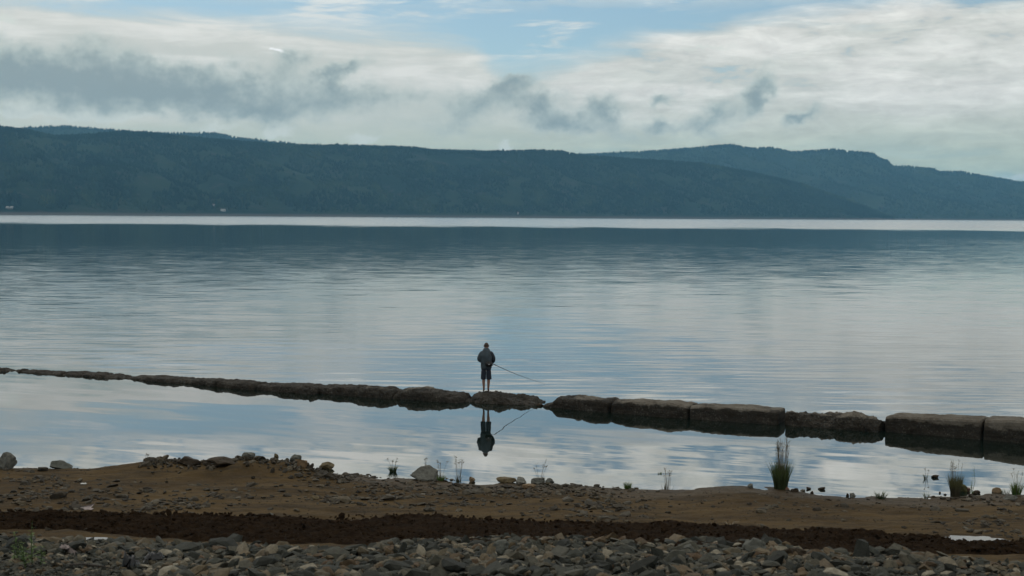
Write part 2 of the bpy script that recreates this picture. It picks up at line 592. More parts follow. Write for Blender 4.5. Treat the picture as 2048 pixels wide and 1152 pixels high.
KZ = np.array([3.1, 3.1, 3.05, 2.82, 2.36, 1.86, 1.34, 1.18, 1.02, 0.77, 0.53, 0.24, 0.09, 0.0, -0.12, -0.40, -1.1, -1.8, -3.0])
BALLAST_PX = [(-700, 668), (0, 670), (250, 680), (450, 684), (700, 692), (800, 680), (900, 670), (1000, 666), (1200, 670), (1350, 670), (1500, 672),
              (1600, 680), (1700, 686), (1800, 692), (1900, 703), (2048, 713), (2800, 730)]     # depression of the stone bed's far edge


def dep_to_d(dep):
    dd = np.linspace(12, 36, 400)
    zz = np.interp(dd, KD, KZ)
    pp = (CAM_H - zz) / dd * F
    return float(np.interp(-dep, -pp, dd))


BLX = np.array([(a - 1024) / F * dep_to_d(b) for a, b in BALLAST_PX])
BLY = np.array([dep_to_d(b) for _, b in BALLAST_PX])
SOIL_PX = [(-700, 610, 640), (0, 617, 643), (300, 623, 652), (700, 620, 664), (860, 614, 672), (1024, 627, 680), (1350, 634, 690), (1700, 643, 676),
           (1900, 655, 680), (2048, 664, 694), (2800, 690, 730)]
SOX = np.array([(a - 1024) / F * dep_to_d(b) for a, b, c in SOIL_PX])
SO1 = np.array([dep_to_d(b) for a, b, c in SOIL_PX])
SO0 = np.array([dep_to_d(c) for a, b, c in SOIL_PX])
PUDDLES = []                    # (centre, rx, ry, z)


def ground_raw(x, y):
    x, y = np.asarray(x, float), np.asarray(y, float)
    ys = np.interp(x, SHX, SHY)
    d = y + (35.0 - ys) * sstep(y, 25.5, 33.0)
    z = np.interp(d, KD, KZ)
    b = np.interp(x, BMX, BMZ)
    t = (y - (ys - 1.35))
    z = z + b * np.exp(-(t / np.where(t < 0, 1.25, 0.75)) ** 2)
    up = sstep(z, -0.3, 0.25)
    z = z + up * (0.10 * fbm(x * .35, y * .5, 3, 5) + 0.055 * fbm(x * 1.1, y * 1.6, 4, 9) + 0.025 * fbm(x * 4.5, y * 5.5, 3, 21))
    ball = sstep(np.interp(x, BLX, BLY) - y, -0.1, 0.5)
    z = z + 0.06 * ball
    return z


def ground(x, y):
    z = ground_raw(x, y)
    for (cx, cy_, rx, ry, zp) in PUDDLES:
        q = np.sqrt(((np.asarray(x) - cx) / rx) ** 2 + ((np.asarray(y) - cy_) / ry) ** 2)
        w = 1 - sstep(q, 1.2, 2.8)
        z = z * (1 - w) + (zp - 0.03 * (1 - sstep(q, 0.5, 1.15)) + 0.012 * sstep(q, 1.0, 1.5) + 0.5 * (z - zp) * sstep(q, 1.1, 2.2)) * w
    return z


def gz(x, y):
    return float(ground(np.array([x]), np.array([y]))[0])


def on_ground(px, py):
    """where the line of sight first meets the near ground (or the lake)"""
    d = ray(px, py)
    ts = np.linspace(10, 60, 2500)
    zr = CAM_H + d.z * ts
    zg = np.maximum(ground(d.x * ts, ts), 0.0)
    hit = np.argmax(zr <= zg)
    t = ts[hit]
    return Vector((d.x * t, t, float(zg[hit])))


def add_puddle(px, py, rx, ry):
    p = on_ground(px, py)
    zs = [gz(p.x + rx * math.cos(a), p.y + ry * math.sin(a)) for a in np.linspace(0, 6.28, 12)]
    PUDDLES.append((p.x, p.y, rx, ry, float(np.mean(zs)) + 0.01))


add_puddle(1945, 1087, 0.64, 0.50)
add_puddle(1835, 1118, 0.62, 0.20)
add_puddle(185, 1079, 0.26, 0.10)

# ------------------------------------------------------------------ ground sheet, soil strip, puddles
gx = np.concatenate([np.linspace(-160, -22, 40)[:-1], np.linspace(-22, -10, 90)[:-1], np.linspace(-10, 10, 330)[:-1], np.linspace(10, 20, 80)[:-1], np.linspace(20, 160, 40)])
gy = np.concatenate([np.linspace(-60, 14, 40)[:-1], np.linspace(14, 39, 460)[:-1], np.linspace(39, 90, 40)])
XX, YY = np.meshgrid(gx, gy, indexing='ij')
ZZ = ground(XX, YY)
tag(link('ground', mesh_np('ground', np.stack([XX, YY, ZZ], -1).reshape(-1, 3), grid_faces(len(gx), len(gy)), M_EARTH, True)), kind='structure')

u = np.linspace(-14, 14, 900)
v = np.linspace(0, 1, 60)
U, Vv = np.meshgrid(u, v, indexing='ij')
y0 = np.interp(U, SOX, SO0) + 0.75 * fbm(U * .55, U * 0 + 3, 5, 31, .6)
y1 = np.interp(U, SOX, SO1) + 0.80 * fbm(U * .6, U * 0 + 8, 6, 37, .62)
YS = y0 + (y1 - y0) * Vv
prof = sstep(Vv, 0, 0.10) * sstep(1 - Vv, 0, 0.05)
clod = np.abs(fbm(U * 3.1, YS * 4, 5, 41, .6)) * 0.08 + np.abs(fbm(U * 11, YS * 12, 3, 47)) * 0.06
ZS = ground(U, YS) - 0.012 + prof * (0.035 + clod + 0.07 * Vv)
tag(link('soil_bank', mesh_np('soil_bank', np.stack([U, YS, ZS], -1).reshape(-1, 3), grid_faces(900, 60), M_SOIL, True)),
    'low bank of dark turned soil between the mud and the stone bed', kind='structure')

M_PUD, gP, pP = new_mat('puddle_water')
nP = gP.noise(gP.node('ShaderNodeNewGeometry').outputs['Position'], 3.0, 3.0, 0.6)['Fac']
gP.put(pP.inputs['Base Color'], gP.mix(nP, (0.045, 0.036, 0.026), (0.07, 0.056, 0.04)))
pP.inputs['Roughness'].default_value = 0.12
pP.inputs['IOR'].default_value = 1.30
for (cx, cy_, rx, ry, zp) in PUDDLES:
    n = 40
    vv = [(cx, cy_, zp)]
    for i in range(n):
        a = 2 * math.pi * i / n
        r = 1.05 + 0.5 * mnoise.noise((math.cos(a) * 1.8 + cx, math.sin(a) * 1.8, 3.0)) + 0.25 * mnoise.noise((math.cos(a) * 5 + cx, math.sin(a) * 5, 1.0))
        vv.append((cx + rx * r * math.cos(a), cy_ + ry * r * math.sin(a), zp))
    tag(link('puddle', pymesh('puddle', vv, [(0, i + 1, (i + 1) % n + 1) for i in range(n)], M_PUD)), kind='structure')

# ------------------------------------------------------------------ lake
lx_ = np.concatenate([-np.geomspace(14000, 60, 16), np.linspace(-50, 50, 11), np.geomspace(60, 14000, 16)])
ly_ = np.concatenate([np.linspace(24, 80, 12)[:-1], np.geomspace(80, 15000, 40)])
LX, LY = np.meshgrid(lx_, ly_, indexing='ij')
tag(link('lake', mesh_np('lake', np.stack([LX, LY, LX * 0], -1).reshape(-1, 3), grid_faces(len(lx_), len(ly_)), M_LAKE)), kind='structure')


# ------------------------------------------------------------------ far hills and their woods
def mat_hill():
    m, g, p = new_mat('forested_hillside')
    pos = g.node('ShaderNodeNewGeometry').outputs['Position']
    x, y, z = g.xyz(pos)
    a = g.noise(pos, 0.0028, 5.0, 0.6)['Fac']
    b = g.noise(pos, 0.02, 5.0, 0.65)['Fac']
    c = g.mix(g.step(a, 0.36, 0.64), (0.0074, 0.0145, 0.0122), (0.0198, 0.0284, 0.0166))
    c = g.mix(g.mul(g.step(b, 0.52, 0.68), 0.75), c, (0.0341, 0.0330, 0.0317))
    c = g.mix(g.step(z, 9.0, 3.0), c, (0.0682, 0.0594, 0.0540))
    g.put(p.inputs['Base Color'], c)
    p.inputs['Roughness'].default_value = 1.0
    p.inputs['Specular IOR Level'].default_value = 0.0
    return m


def mat_forest():
    m, g, p = new_mat('far_conifers')
    t = g.node('ShaderNodeAttribute', attribute_name='tone').outputs['Fac']
    c = g.ramp(t, [(0.0, (0.0037, 0.0092, 0.0086)), (0.45, (0.0087, 0.0178, 0.0137)), (0.72, (0.0211, 0.0330, 0.0166)), (1.0, (0.0465, 0.0568, 0.0259))])
    g.put(p.inputs['Base Color'], c)
    p.inputs['Roughness'].default_value = 1.0
    p.inputs['Specular IOR Level'].default_value = 0.0
    return m


M_HILL, M_FOREST = mat_hill(), mat_forest()


def make_hill(name, sil, shore, crest, seed, ntree, gully, tree_h, wood_label, shear=260.0, lift=0.0):
    """sil: skyline (px, py); shore and crest: distance of the waterline and of the ridge by px"""
    px = np.arange(-700, 2760, 7.0)
    t = np.concatenate([np.linspace(0, 1, 56), np.linspace(1.02, 1.5, 14)])
    PX, T = np.meshgrid(px, t, indexing='ij')
    sx, sy = np.array([a for a, _ in sil], float), np.array([b for _, b in sil], float)
    D0 = np.interp(px, [a for a, _ in shore], [b for _, b in shore])
    D1 = np.interp(px, [a for a, _ in crest], [b for _, b in crest])
    horp = 431 + math.tan(ROLL) * (px - 1024)

    def surface(PXa, Ta):
        d0, d1 = np.interp(PXa, px, D0), np.interp(PXa, px, D1)
        hp = np.interp(PXa, px, horp)
        ysil = np.interp(PXa, sx, sy)
        zc = CAM_H + (hp - ysil) * d1 / F - tree_h * 0.75
        D = d0 + (d1 - d0) * Ta
        up = np.where(Ta <= 1, np.clip(Ta, 0, 1) ** 0.82, 1 - 1.6 * (Ta - 1) ** 1.2)
        s = (PXa + shear * Ta) / 95.0
        rid = 1 - 2 * np.abs(fbm(s, Ta * 1.3, 4, seed))
        fine = fbm(s * 4, Ta * 5, 3, seed + 7)
        env = np.clip(4 * Ta * (1 - Ta), 0, 1)
        z = zc * up - env * np.maximum(zc, 0) * (gully * (1 - rid) + 0.03 * fine)
        z = np.where(Ta < 0.03, z - 3 * (0.03 - Ta) / 0.03, z)
        return (PXa - 1024) / F * D, D, z

    X, Y, Z = surface(PX, T)
    tag(link(name, mesh_np(name, np.stack([X, Y, Z], -1).reshape(-1, 3), grid_faces(len(px), len(t)), M_HILL, True)), kind='structure')
    # woods: thousands of small conifers as one mass
    tp = RNG.uniform(-500, 2560, ntree)
    tt = RNG.uniform(0.03, 1.03, ntree)
    nr = ntree // 6
    tt[:nr] = RNG.uniform(0.965, 1.015, nr)
    x, y, z = surface(tp, tt)
    clear = fbm(tp / 60.0, tt * 6, 3, seed + 60) + 0.3 * fbm(tp / 14, tt * 20, 2, seed + 61)
    keep = (z > 4) & ((clear < 0.27) | (tt > 0.95))
    x, y, z, tt, tp = x[keep], y[keep], z[keep], tt[keep], tp[keep]
    n = len(x)
    h = tree_h * RNG.uniform(0.65, 1.15, n) * np.where(RNG.random(n) < 0.05, 1.25, 1.0)
    r = h * RNG.uniform(0.20, 0.32, n)
    K = 5
    ang = np.linspace(0, 2 * np.pi, K, endpoint=False)[None, :] + RNG.uniform(0, 6, n)[:, None]
    co = np.zeros((n, 2 * K + 1, 3))
    for j, (hh, rr) in enumerate(((0.12, 1.0), (0.5, 0.72))):
        co[:, j * K:(j + 1) * K, 0] = x[:, None] + np.cos(ang) * (r * rr)[:, None]
        co[:, j * K:(j + 1) * K, 1] = y[:, None] + np.sin(ang) * (r * rr)[:, None]
        co[:, j * K:(j + 1) * K, 2] = (z + h * hh)[:, None]
    co[:, 2 * K] = np.stack([x, y, z + h], -1)
    f = []
    for k in range(K):
        k2 = (k + 1) % K
        f += [(k, k2, K + k2), (k, K + k2, K + k), (K + k, K + k2, 2 * K)]
    f = np.array(f)
    faces = (np.arange(n)[:, None, None] * (2 * K + 1) + f[None]).reshape(-1, 3)
    tone = np.clip(0.28 + 0.95 * fbm(tp / 45.0, tt * 5, 3, seed + 80) + RNG.normal(0, 0.055, n), 0, 1)
    me = mesh_np('forest', co.reshape(-1, 3), faces, M_FOREST, False, {'tone': ('POINT', np.repeat(tone, 2 * K + 1))})
    tag(link('forest', me), wood_label, 'forest', kind='stuff')
    return surface


near_sil = [(-700, 262), (-300, 240), (0, 252), (60, 259), (110, 271), (170, 268), (240, 262), (300, 265), (400, 275), (500, 283), (600, 289), (700, 290),
            (820, 293), (870, 299), (950, 302), (1080, 299), (1120, 301), (1150, 308), (1250, 316), (1400, 325), (1500, 343),
            (1600, 366), (1700, 400), (1760, 424), (1810, 442), (1900, 446), (2800, 452)]
S_NEAR = make_hill('near_hill', near_sil, [(-700, 2700), (0, 3250), (1024, 4500), (2048, 5800), (2800, 6800)],
                   [(-700, 3800), (0, 4500), (1024, 5300), (1800, 5900), (2800, 7000)], 3, 60000, 0.15, 11.0,
                   'dark conifer wood covering the long near hillside across the lake')
left_sil = [(-700, 250), (0, 262), (60, 253), (130, 250), (200, 256), (330, 265), (430, 264), (470, 273), (560, 282), (640, 292), (820, 300),
            (870, 300), (900, 298), (960, 300), (1040, 310), (1200, 330), (1600, 400), (2000, 445), (2800, 460)]
make_hill('far_ridge', left_sil, [(-700, 5200), (2800, 6400)], [(-700, 6600), (2800, 7600)], 13, 20000, 0.05, 12.0,
          'hazy conifer wood on the pale ridge behind the long hillside')
right_sil = [(-700, 380), (600, 350), (940, 318), (1100, 310), (1200, 306), (1300, 301), (1380, 295), (1430, 290), (1460, 288), (1500, 295), (1540, 294),
             (1580, 303), (1620, 300), (1660, 297), (1700, 302), (1740, 305), (1755, 315), (1772, 320), (1782, 331), (1810, 331), (1860, 336), (1875, 342),
             (1920, 342), (1960, 350), (2048, 364), (2200, 385), (2500, 420), (2800, 440)]
make_hill('far_mountain', right_sil, [(-700, 5600), (1500, 6000), (2800, 6900)], [(-700, 7400), (1400, 7600), (2800, 8200)], 23, 40000, 0.13, 14.0,
          'hazy blue conifer wood on the high mountain at the right', shear=420.0)


# small houses on the far shore
def far_house(px, t, w, d, h, wallm, roofm, label):
    x, y, z = [float(q) for q in S_NEAR(np.array([float(px)]), np.array([t]))]
    o = empty('far_house', (x, y, z - 0.6))
    tag(o, label, 'house')
    a, b = w / 2, d / 2
    V = [(-a, -b, 0), (a, -b, 0), (a, b, 0), (-a, b, 0), (-a, -b, h), (a, -b, h), (a, b, h), (-a, b, h), (-a, 0, h + d * .35), (a, 0, h + d * .35)]
    link('wall', pymesh('wall', V, [(0, 1, 5, 4), (2, 3, 7, 6), (1, 2, 6, 9, 5), (3, 0, 4, 8, 7), (0, 3, 2, 1)], wallm, False), o)
    e, k = 0.6, 0.35
    R = [(-a - e, -b - e, h - .4), (a + e, -b - e, h - .4), (a + e, 0, h + d * .35 + k), (-a - e, 0, h + d * .35 + k), (a + e, b + e, h - .4), (-a - e, b + e, h - .4)]
    R += [(p[0], p[1], p[2] - .28) for p in R]
    link('roof', pymesh('roof', R, [(0, 1, 2, 3), (3, 2, 4, 5), (7, 6, 9, 8), (8, 9, 11, 10), (0, 6, 7, 1), (4, 10, 11, 5),
                                    (0, 3, 9, 6), (3, 5, 11, 9), (1, 7, 8, 2), (2, 8, 10, 4)], roofm, False), o)
    for i in range(3):
        cx = -a + w * (i + .5) / 3
        q = [(cx - .7, -b - .05, 1.2), (cx + .7, -b - .05, 1.2), (cx + .7, -b - .05, 2.6), (cx - .7, -b - .05, 2.6),
             (cx - .7, -b + .05, 1.2), (cx + .7, -b + .05, 1.2), (cx + .7, -b + .05, 2.6), (cx - .7, -b + .05, 2.6)]
        link('window', pymesh('window', q, [(0, 1, 2, 3), (0, 4, 5, 1), (1, 5, 6, 2), (2, 6, 7, 3), (3, 7, 4, 0)], M_GLASS, False), o)


M_GLASS = mat_plain('dark_window_glass', (0.03, 0.035, 0.04), 0.15)
M_WHITEW = mat_plain('white_house_wall', (0.42, 0.42, 0.41), 0.8, 0.05)
M_GREYW = mat_plain('grey_timber_wall', (0.16, 0.15, 0.14), 0.9, 0.2)
M_ROOF = mat_plain('pale_metal_roof', (0.20, 0.20, 0.20), 0.6, 0.1)
M_ROOFB = mat_plain('brown_roof', (0.14, 0.10, 0.09), 0.8, 0.15)
far_house(446, .030, 12, 7, 4.2, M_WHITEW, M_ROOF, 'white low house on the far shore below the wooded hill')
far_house(427, .075, 6, 5, 4.0, M_WHITEW, M_ROOFB, 'small white cabin up the slope beside the white shore house')
far_house(20, .040, 16, 8, 4.5, M_GREYW, M_ROOF, 'grey long building on the far shore at the left edge')
far_house(1035, .030, 5, 5, 5.5, M_WHITEW, M_ROOFB, 'narrow pale hut alone at the waterline across the lake')

# ------------------------------------------------------------------ breakwater
# front waterline ends (px, py), top edge (fraction, py) on the far side, width, wear, squareness
BLOCKS = [
    ('low dark rubble mound ending the breakwater at the left edge', (-60, 742), (34, 746), [(0, 737), (.5, 733), (.8, 739), (1, 744)], 1.2, .10, 2.2),
    ('thin sunken breakwater block, almost awash, next to the left mound', (30, 745), (122, 751), [(0, 741), (.5, 740), (1, 743)], 1.0, .05, 3.5),
    ('crumbled low breakwater block between the sunken block and the flat one', (116, 750), (242, 759), [(0, 743), (.3, 743), (.7, 746), (.85, 749), (1, 752)], 1.1, .07, 3.5),
    ('flat low breakwater block, third from the left end', (243, 757), (358, 768), [(0, 751), (.3, 751), (.8, 753), (1, 757)], 1.1, .06, 7.0),
    ('long dark breakwater block with a rounded top, fourth from the left end', (356, 766), (506, 781), [(0, 757), (.4, 757), (.9, 761), (1, 765)], 1.1, .065, 5.5),
    ('breakwater block with a level top and notched right end', (505, 779), (626, 790), [(0, 765), (.5, 767), (.9, 768), (1, 770)], 1.1, .06, 5.8),
    ('straight mottled breakwater block, two left of the standing man', (622, 786), (782, 799), [(0, 770), (.4, 769), (.85, 771), (1, 778)], 1.15, .065, 5.6),
    ('sloping breakwater block just left of the standing man', (776, 797), (922, 807), [(0, 786), (.1, 774), (.35, 774), (.7, 781), (1, 789)], 1.2, .07, 4.5),
    ('humped eroded breakwater rock under the standing man', (914, 805), (1078, 813), [(0, 794), (.1, 788), (.35, 783), (.5, 784), (.75, 791), (.92, 797), (1, 806)], 1.7, .12, 2.3),
    ('breakwater block with a broken sloping left end right of the man', (1076, 813), (1218, 826), [(0, 810), (.10, 803), (.22, 791), (.5, 791), (1, 797)], 1.1, .06, 7.0),
    ('breakwater block with a pale crumbling top edge, second right of the man', (1219, 826), (1375, 838), [(0, 799), (.4, 798), (.8, 800), (1, 807)], 1.15, .05, 8.0),
    ('long square breakwater block with a smooth straight face', (1377, 838), (1556, 850), [(0, 807), (.5, 809), (1, 816)], 1.15, .035, 11.0),
    ('badly eroded breakwater block with a jagged top sloping down right', (1557, 850), (1767, 866), [(0, 819), (.3, 824), (.52, 825), (.55, 822), (.66, 823), (.74, 829), (1, 843)], 1.2, .13, 2.7),
    ('large square breakwater block with a pale worn upper edge', (1767, 863), (1962, 880), [(0, 828), (.06, 826), (.5, 829), (1, 834)], 1.2, .035, 12.0),
    ('dark square breakwater block at the right edge of the picture', (1964, 880), (2180, 899), [(0, 833), (.5, 836), (1, 845)], 1.2, .03, 12.0),
    ('outermost square breakwater block running past the right edge', (2182, 899), (2420, 919), [(0, 845), (1, 856)], 1.2, .03, 12.0),
]


def make_block(label, p0, p1, tops, W, wear, sq, seed):
    a, b = at(*p0), at(*p1)
    ax = (b - a); L = ax.length; ax.normalize()
    gap = 0.02 if sq > 7.5 else 0.09
    a = a + ax * gap; L -= 2 * gap                 # open joints
    nrm = Vector((-ax.y, ax.x, 0))                # away from the camera
    if nrm.y < 0: nrm = -nrm
    nu, nk = max(24, int(L / 0.03)), 60
    ft = [t for t, _ in tops]
    fz = []
    for t, py in tops:
        back = a + ax * (L * t) + nrm * (W * 0.72)
        px = p0[0] + (p1[0] - p0[0]) * t
        d = ray(px, py)
        fz.append(max(0.05, CAM_H + d.z * back.y))
    base = -0.55
    V, Fc = [], []
    soft = sq < 3
    for i in range(nu + 1):
        t = i / nu
        # ends: rounded on worn blocks, nearly square on sound ones
        e = min(t, 1 - t) * L
        r = 0.35 if soft else (0.05 if sq > 7.5 else 0.15)
        pin = 1.0 if e > r else math.sqrt(max(0.0, 1 - (1 - e / r) ** 2))
        pin = 0.55 + 0.45 * pin if soft else 0.86 + 0.14 * pin
        zt = float(np.interp(t, ft, fz))
        cz, hz, hw = (zt + base) / 2, (zt - base) / 2, W / 2 * pin
        zs = 1.0 - (1 - pin) * (0.8 if sq > 7.5 else 2.6) if not soft else 0.75 + 0.25 * pin
        for k in range(nk):
            w = 2 * math.pi * k / nk
            c, s = math.cos(w), math.sin(w)
            m = (abs(c) ** sq + abs(s) ** sq) ** (-1 / sq)
            lx, lz = c * m * hw, cz + s * m * hz * (zs if s > 0 else 1)
            p = a + ax * (t * L) + nrm * (W / 2 + lx)
            p.z = lz
            q = Vector((p.x, p.y, p.z))
            d = mnoise.fractal(q * 1.6 + Vector((seed * 7.1, 0, 0)), 0.9, 2.1, 5) * wear
            d += mnoise.fractal(q * 6.0 + Vector((0, seed * 3.3, 0)), 0.8, 2.1, 4) * wear * 0.38
            d += (mnoise.noise(q * 13.0) * 0.016 + mnoise.noise(q * 29.0) * 0.009) * (1 if sq < 6 else .45)
            d -= max(0.0, mnoise.noise(q * 3.1 + Vector((seed, 2, 5))) - 0.18) * (0.16 if sq < 6 else 0.07)
            out = (nrm * c + Vector((0, 0, s))).normalized()
            p += out * d
            if k == 0 or True:
                p += ax * (mnoise.noise(q * 2.2 + Vector((9, seed, 4))) * wear * (0.8 if 0 < i < nu else 1.2))
            V.append(p - a)
    for i in range(nu):
        for k in range(nk):
            Fc.append((i * nk + k, i * nk + (k + 1) % nk, (i + 1) * nk + (k + 1) % nk, (i + 1) * nk + k))
    Fc.append(tuple(reversed(range(nk))))
    Fc.append(tuple(nu * nk + k for k in range(nk)))
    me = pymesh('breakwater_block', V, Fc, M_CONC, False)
    bm = bmesh.new(); bm.from_mesh(me)
    bmesh.ops.recalc_face_normals(bm, faces=bm.faces)
    bm.to_mesh(me); bm.free()
    o = link('breakwater_block', me, None, a)
    tag(o, label, 'concrete block', 'blocks of the broken breakwater')
    return o


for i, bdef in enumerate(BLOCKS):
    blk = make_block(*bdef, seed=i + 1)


# ------------------------------------------------------------------ stones
def hull_rock(seed, n=18, flat=0.62, stretch=1.35):
    r = random.Random(seed)
    bm = bmesh.new()
    for i in range(n):
        v = Vector((r.gauss(0, 1), r.gauss(0, 1), r.gauss(0, 1))).normalized() * r.uniform(0.86, 1.06)
        bm.verts.new((v.x * stretch * .5, v.y * .5, v.z * flat * .5))
    bmesh.ops.convex_hull(bm, input=bm.verts)
    for v in [v for v in bm.verts if not v.link_faces]:
        bm.verts.remove(v)
    bmesh.ops.recalc_face_normals(bm, faces=bm.faces)
    bm.verts.index_update()
    co = np.array([v.co[:] for v in bm.verts])
    fc = np.array([[v.index for v in f.verts] for f in bm.faces])
    bm.free()
    return co, fc


def boulder_mesh(name, seed, sx, sy, sz, rough=0.22, mat=None, sub=3, facets=7):
    """a weathered boulder: a ball cut by planes, roughened; base sits at z = 0"""
    r = random.Random(seed)
    bm = bmesh.new()
    bmesh.ops.create_icosphere(bm, subdivisions=sub, radius=1.0)
    planes = [(Vector((r.gauss(0, 1), r.gauss(0, 1), r.gauss(0, .8))).normalized(), r.uniform(0.5, 0.80)) for _ in range(facets + 3)]
    for v in bm.verts:
        p = v.co.copy()
        for nrm, dd in planes:
            k = p.dot(nrm)
            if k > dd: p -= nrm * (k - dd) * 0.98
        k = mnoise.fractal(p * 1.7 + Vector((seed, 0, 0)), 0.9, 2.0, 4) * rough + mnoise.noise(p * 7) * rough * 0.30 - max(0, .10 - abs(mnoise.noise(p * 1.9 + Vector((0, seed, 0))))) * 0.9
        p *= 1 + k
        v.co = Vector((p.x * sx, p.y * sy, (p.z + 0.55) * sz / 1.4))
    me = bpy.data.meshes.new(name)
    bm.to_mesh(me); bm.free()
    me.polygons.foreach_set('use_smooth', [False] * len(me.polygons))
    if mat: me.materials.append(mat)
    return me


ROCKS = [hull_rock(100 + i, random.Random(i).choice((14, 18, 22)), random.Random(i).uniform(.38, .68), random.Random(i + 50).uniform(1.05, 1.7)) for i in range(14)]
ROCK_ME = [mesh_np('stone', c, f, M_STONE_OBJ, False) for c, f in ROCKS]
MUD_ME = [mesh_np('muddy_stone', c, f, M_MUD_OBJ, False) for c, f in ROCKS]


def rots(n, tilt=0.5):
    az, ax, ay = RNG.uniform(0, 2 * np.pi, n), RNG.normal(0, tilt, n), RNG.normal(0, tilt, n)
    return ax, ay, az


def rot_mats(ax, ay, az):
    cx, sx, cy_, sy_, cz, sz = np.cos(ax), np.sin(ax), np.cos(ay), np.sin(ay), np.cos(az), np.sin(az)
    R = np.zeros((len(ax), 3, 3))
    R[:, 0, 0] = cz * cy_; R[:, 0, 1] = cz * sy_ * sx - sz * cx; R[:, 0, 2] = cz * sy_ * cx + sz * sx
    R[:, 1, 0] = sz * cy_; R[:, 1, 1] = sz * sy_ * sx + cz * cx; R[:, 1, 2] = sz * sy_ * cx - cz * sx
    R[:, 2, 0] = -sy_; R[:, 2, 1] = cy_ * sx; R[:, 2, 2] = cy_ * cx
    return R


def mass(name, pos, size, tilt, label, cat, tone=None, parent=None, rot=None, kindidx=None, mat=None):
    n = len(pos)
    ax, ay, az = rot if rot is not None else rots(n, tilt)
    R = rot_mats(ax, ay, az)
    kk = kindidx if kindidx is not None else RNG.integers(0, len(ROCKS), n)
    tone = RNG.random(n) if tone is None else tone
    C, Fs, T, off = [], [], [], 0
    for j, (c, f) in enumerate(ROCKS):
        idx = np.where(kk == j)[0]
        if not len(idx): continue
        q = np.einsum('nij,vj->nvi', R[idx], c) * size[idx][:, None, None] + pos[idx][:, None, :]
        C.append(q.reshape(-1, 3))
        Fs.append((f[None] + (np.arange(len(idx)) * len(c))[:, None, None]).reshape(-1, 3) + off)
        T.append(np.repeat(tone[idx], len(c)))
        off += len(idx) * len(c)
    me = mesh_np(name, np.concatenate(C), np.concatenate(Fs), mat or M_STONE_ATT, False, {'tone': ('POINT', np.concatenate(T))})
    o = link(name, me, parent)
    tag(o, label, cat, kind='stuff')
    return o


def singles(name, pos, size, rot, kk, label_of, cat, group, meshes=None):
    ax, ay, az = rot
    for i in range(len(pos)):
        o = bpy.data.objects.new(name, (meshes or ROCK_ME)[kk[i]])
        o.location = pos[i]
        o.rotation_euler = (ax[i], ay[i], az[i])
        o.scale = (size[i],) * 3
        COL.objects.link(o)
        tag(o, label_of(i), cat, group)


def shown(pos, margin=0):
    d = pos - np.array([0, 0, CAM_H])
    Rm = np.array(CAM_R)
    q = d @ Rm
    px, py = 1024 + q[:, 0] / -q[:, 2] * F, 576 - q[:, 1] / -q[:, 2] * F
    return px, py, -q[:, 2]


# the stone bed along the track
def scatter(x0, x1, y0, y1, sp):
    nx, ny = int((x1 - x0) / sp), int((y1 - y0) / sp)
    X, Y = np.meshgrid(np.arange(nx), np.arange(ny), indexing='ij')
    x = x0 + (X + RNG.uniform(0, 1, X.shape)) * sp
    y = y0 + (Y + RNG.uniform(0, 1, Y.shape)) * sp
    return x.ravel(), y.ravel()


x, y = scatter(-11, 11, 13.0, 24.2, 0.105)
yb = np.interp(x, BLX, BLY) + 0.25 * fbm(x * 1.2, x * 0 + 2, 4, 71)
k = y < yb
x, y, yb = x[k], y[k], yb[k]
sz = np.exp(RNG.normal(math.log(0.108), 0.40, len(x)))
edge = np.exp(-((yb - y) / 0.55) ** 2)
big = (RNG.random(len(x)) < 0.30 * edge * sstep(x, -1, 1.5) + 0.08 * edge)
sz = np.where(big, sz * RNG.uniform(1.2, 1.9, len(x)), sz)
sz = np.clip(sz, 0.05, 0.40)
# finer stones where the weed grows at the lower left
sz = np.where((x < -4.2) & (y < 17.9), sz * 0.5, sz)
z = ground(x, y) + sz * 0.12 + RNG.uniform(-0.02, 0.05, len(x))
pos = np.stack([x, y, z], -1)
rt = rots(len(x), 0.42)
kk = RNG.integers(0, len(ROCKS), len(x))
px_, py_, dist = shown(pos)
inside = (px_ > 5) & (px_ < 2043) & (py_ < 1150) & (py_ > 1000)
score = np.where(inside, sz / dist, 0)
order = np.argsort(-score)
pick = np.zeros(len(x), bool); pick[order[:290]] = True
ip = np.where(pick)[0]
singles('bed_stone', pos[ip], sz[ip], [r[ip] for r in rt], kk[ip],
        lambda i: 'large angular grey stone lying in the loose stone bed along the bottom edge', 'stone', 'largest stones of the stone bed along the bottom edge')
io = np.where(~pick)[0]
mass('stone_bed', pos[io], sz[io], .42, 'bed of loose broken grey stones along the bottom edge', 'stones', rot=[r[io] for r in rt], kindidx=kk[io])
x, y = scatter(-11, 11, 13.0, 24.0, 0.082)
k = y < np.interp(x, BLX, BLY) - 0.05
x, y = x[k], y[k]
s2 = RNG.uniform(0.05, 0.115, len(x))
mass('stone_bed_filling', np.stack([x, y, ground(x, y) + s2 * 0.1], -1), s2, .4, 'small chips of stone filling the gaps of the stone bed', 'stones',
     tone=RNG.random(len(x)) * 0.7)

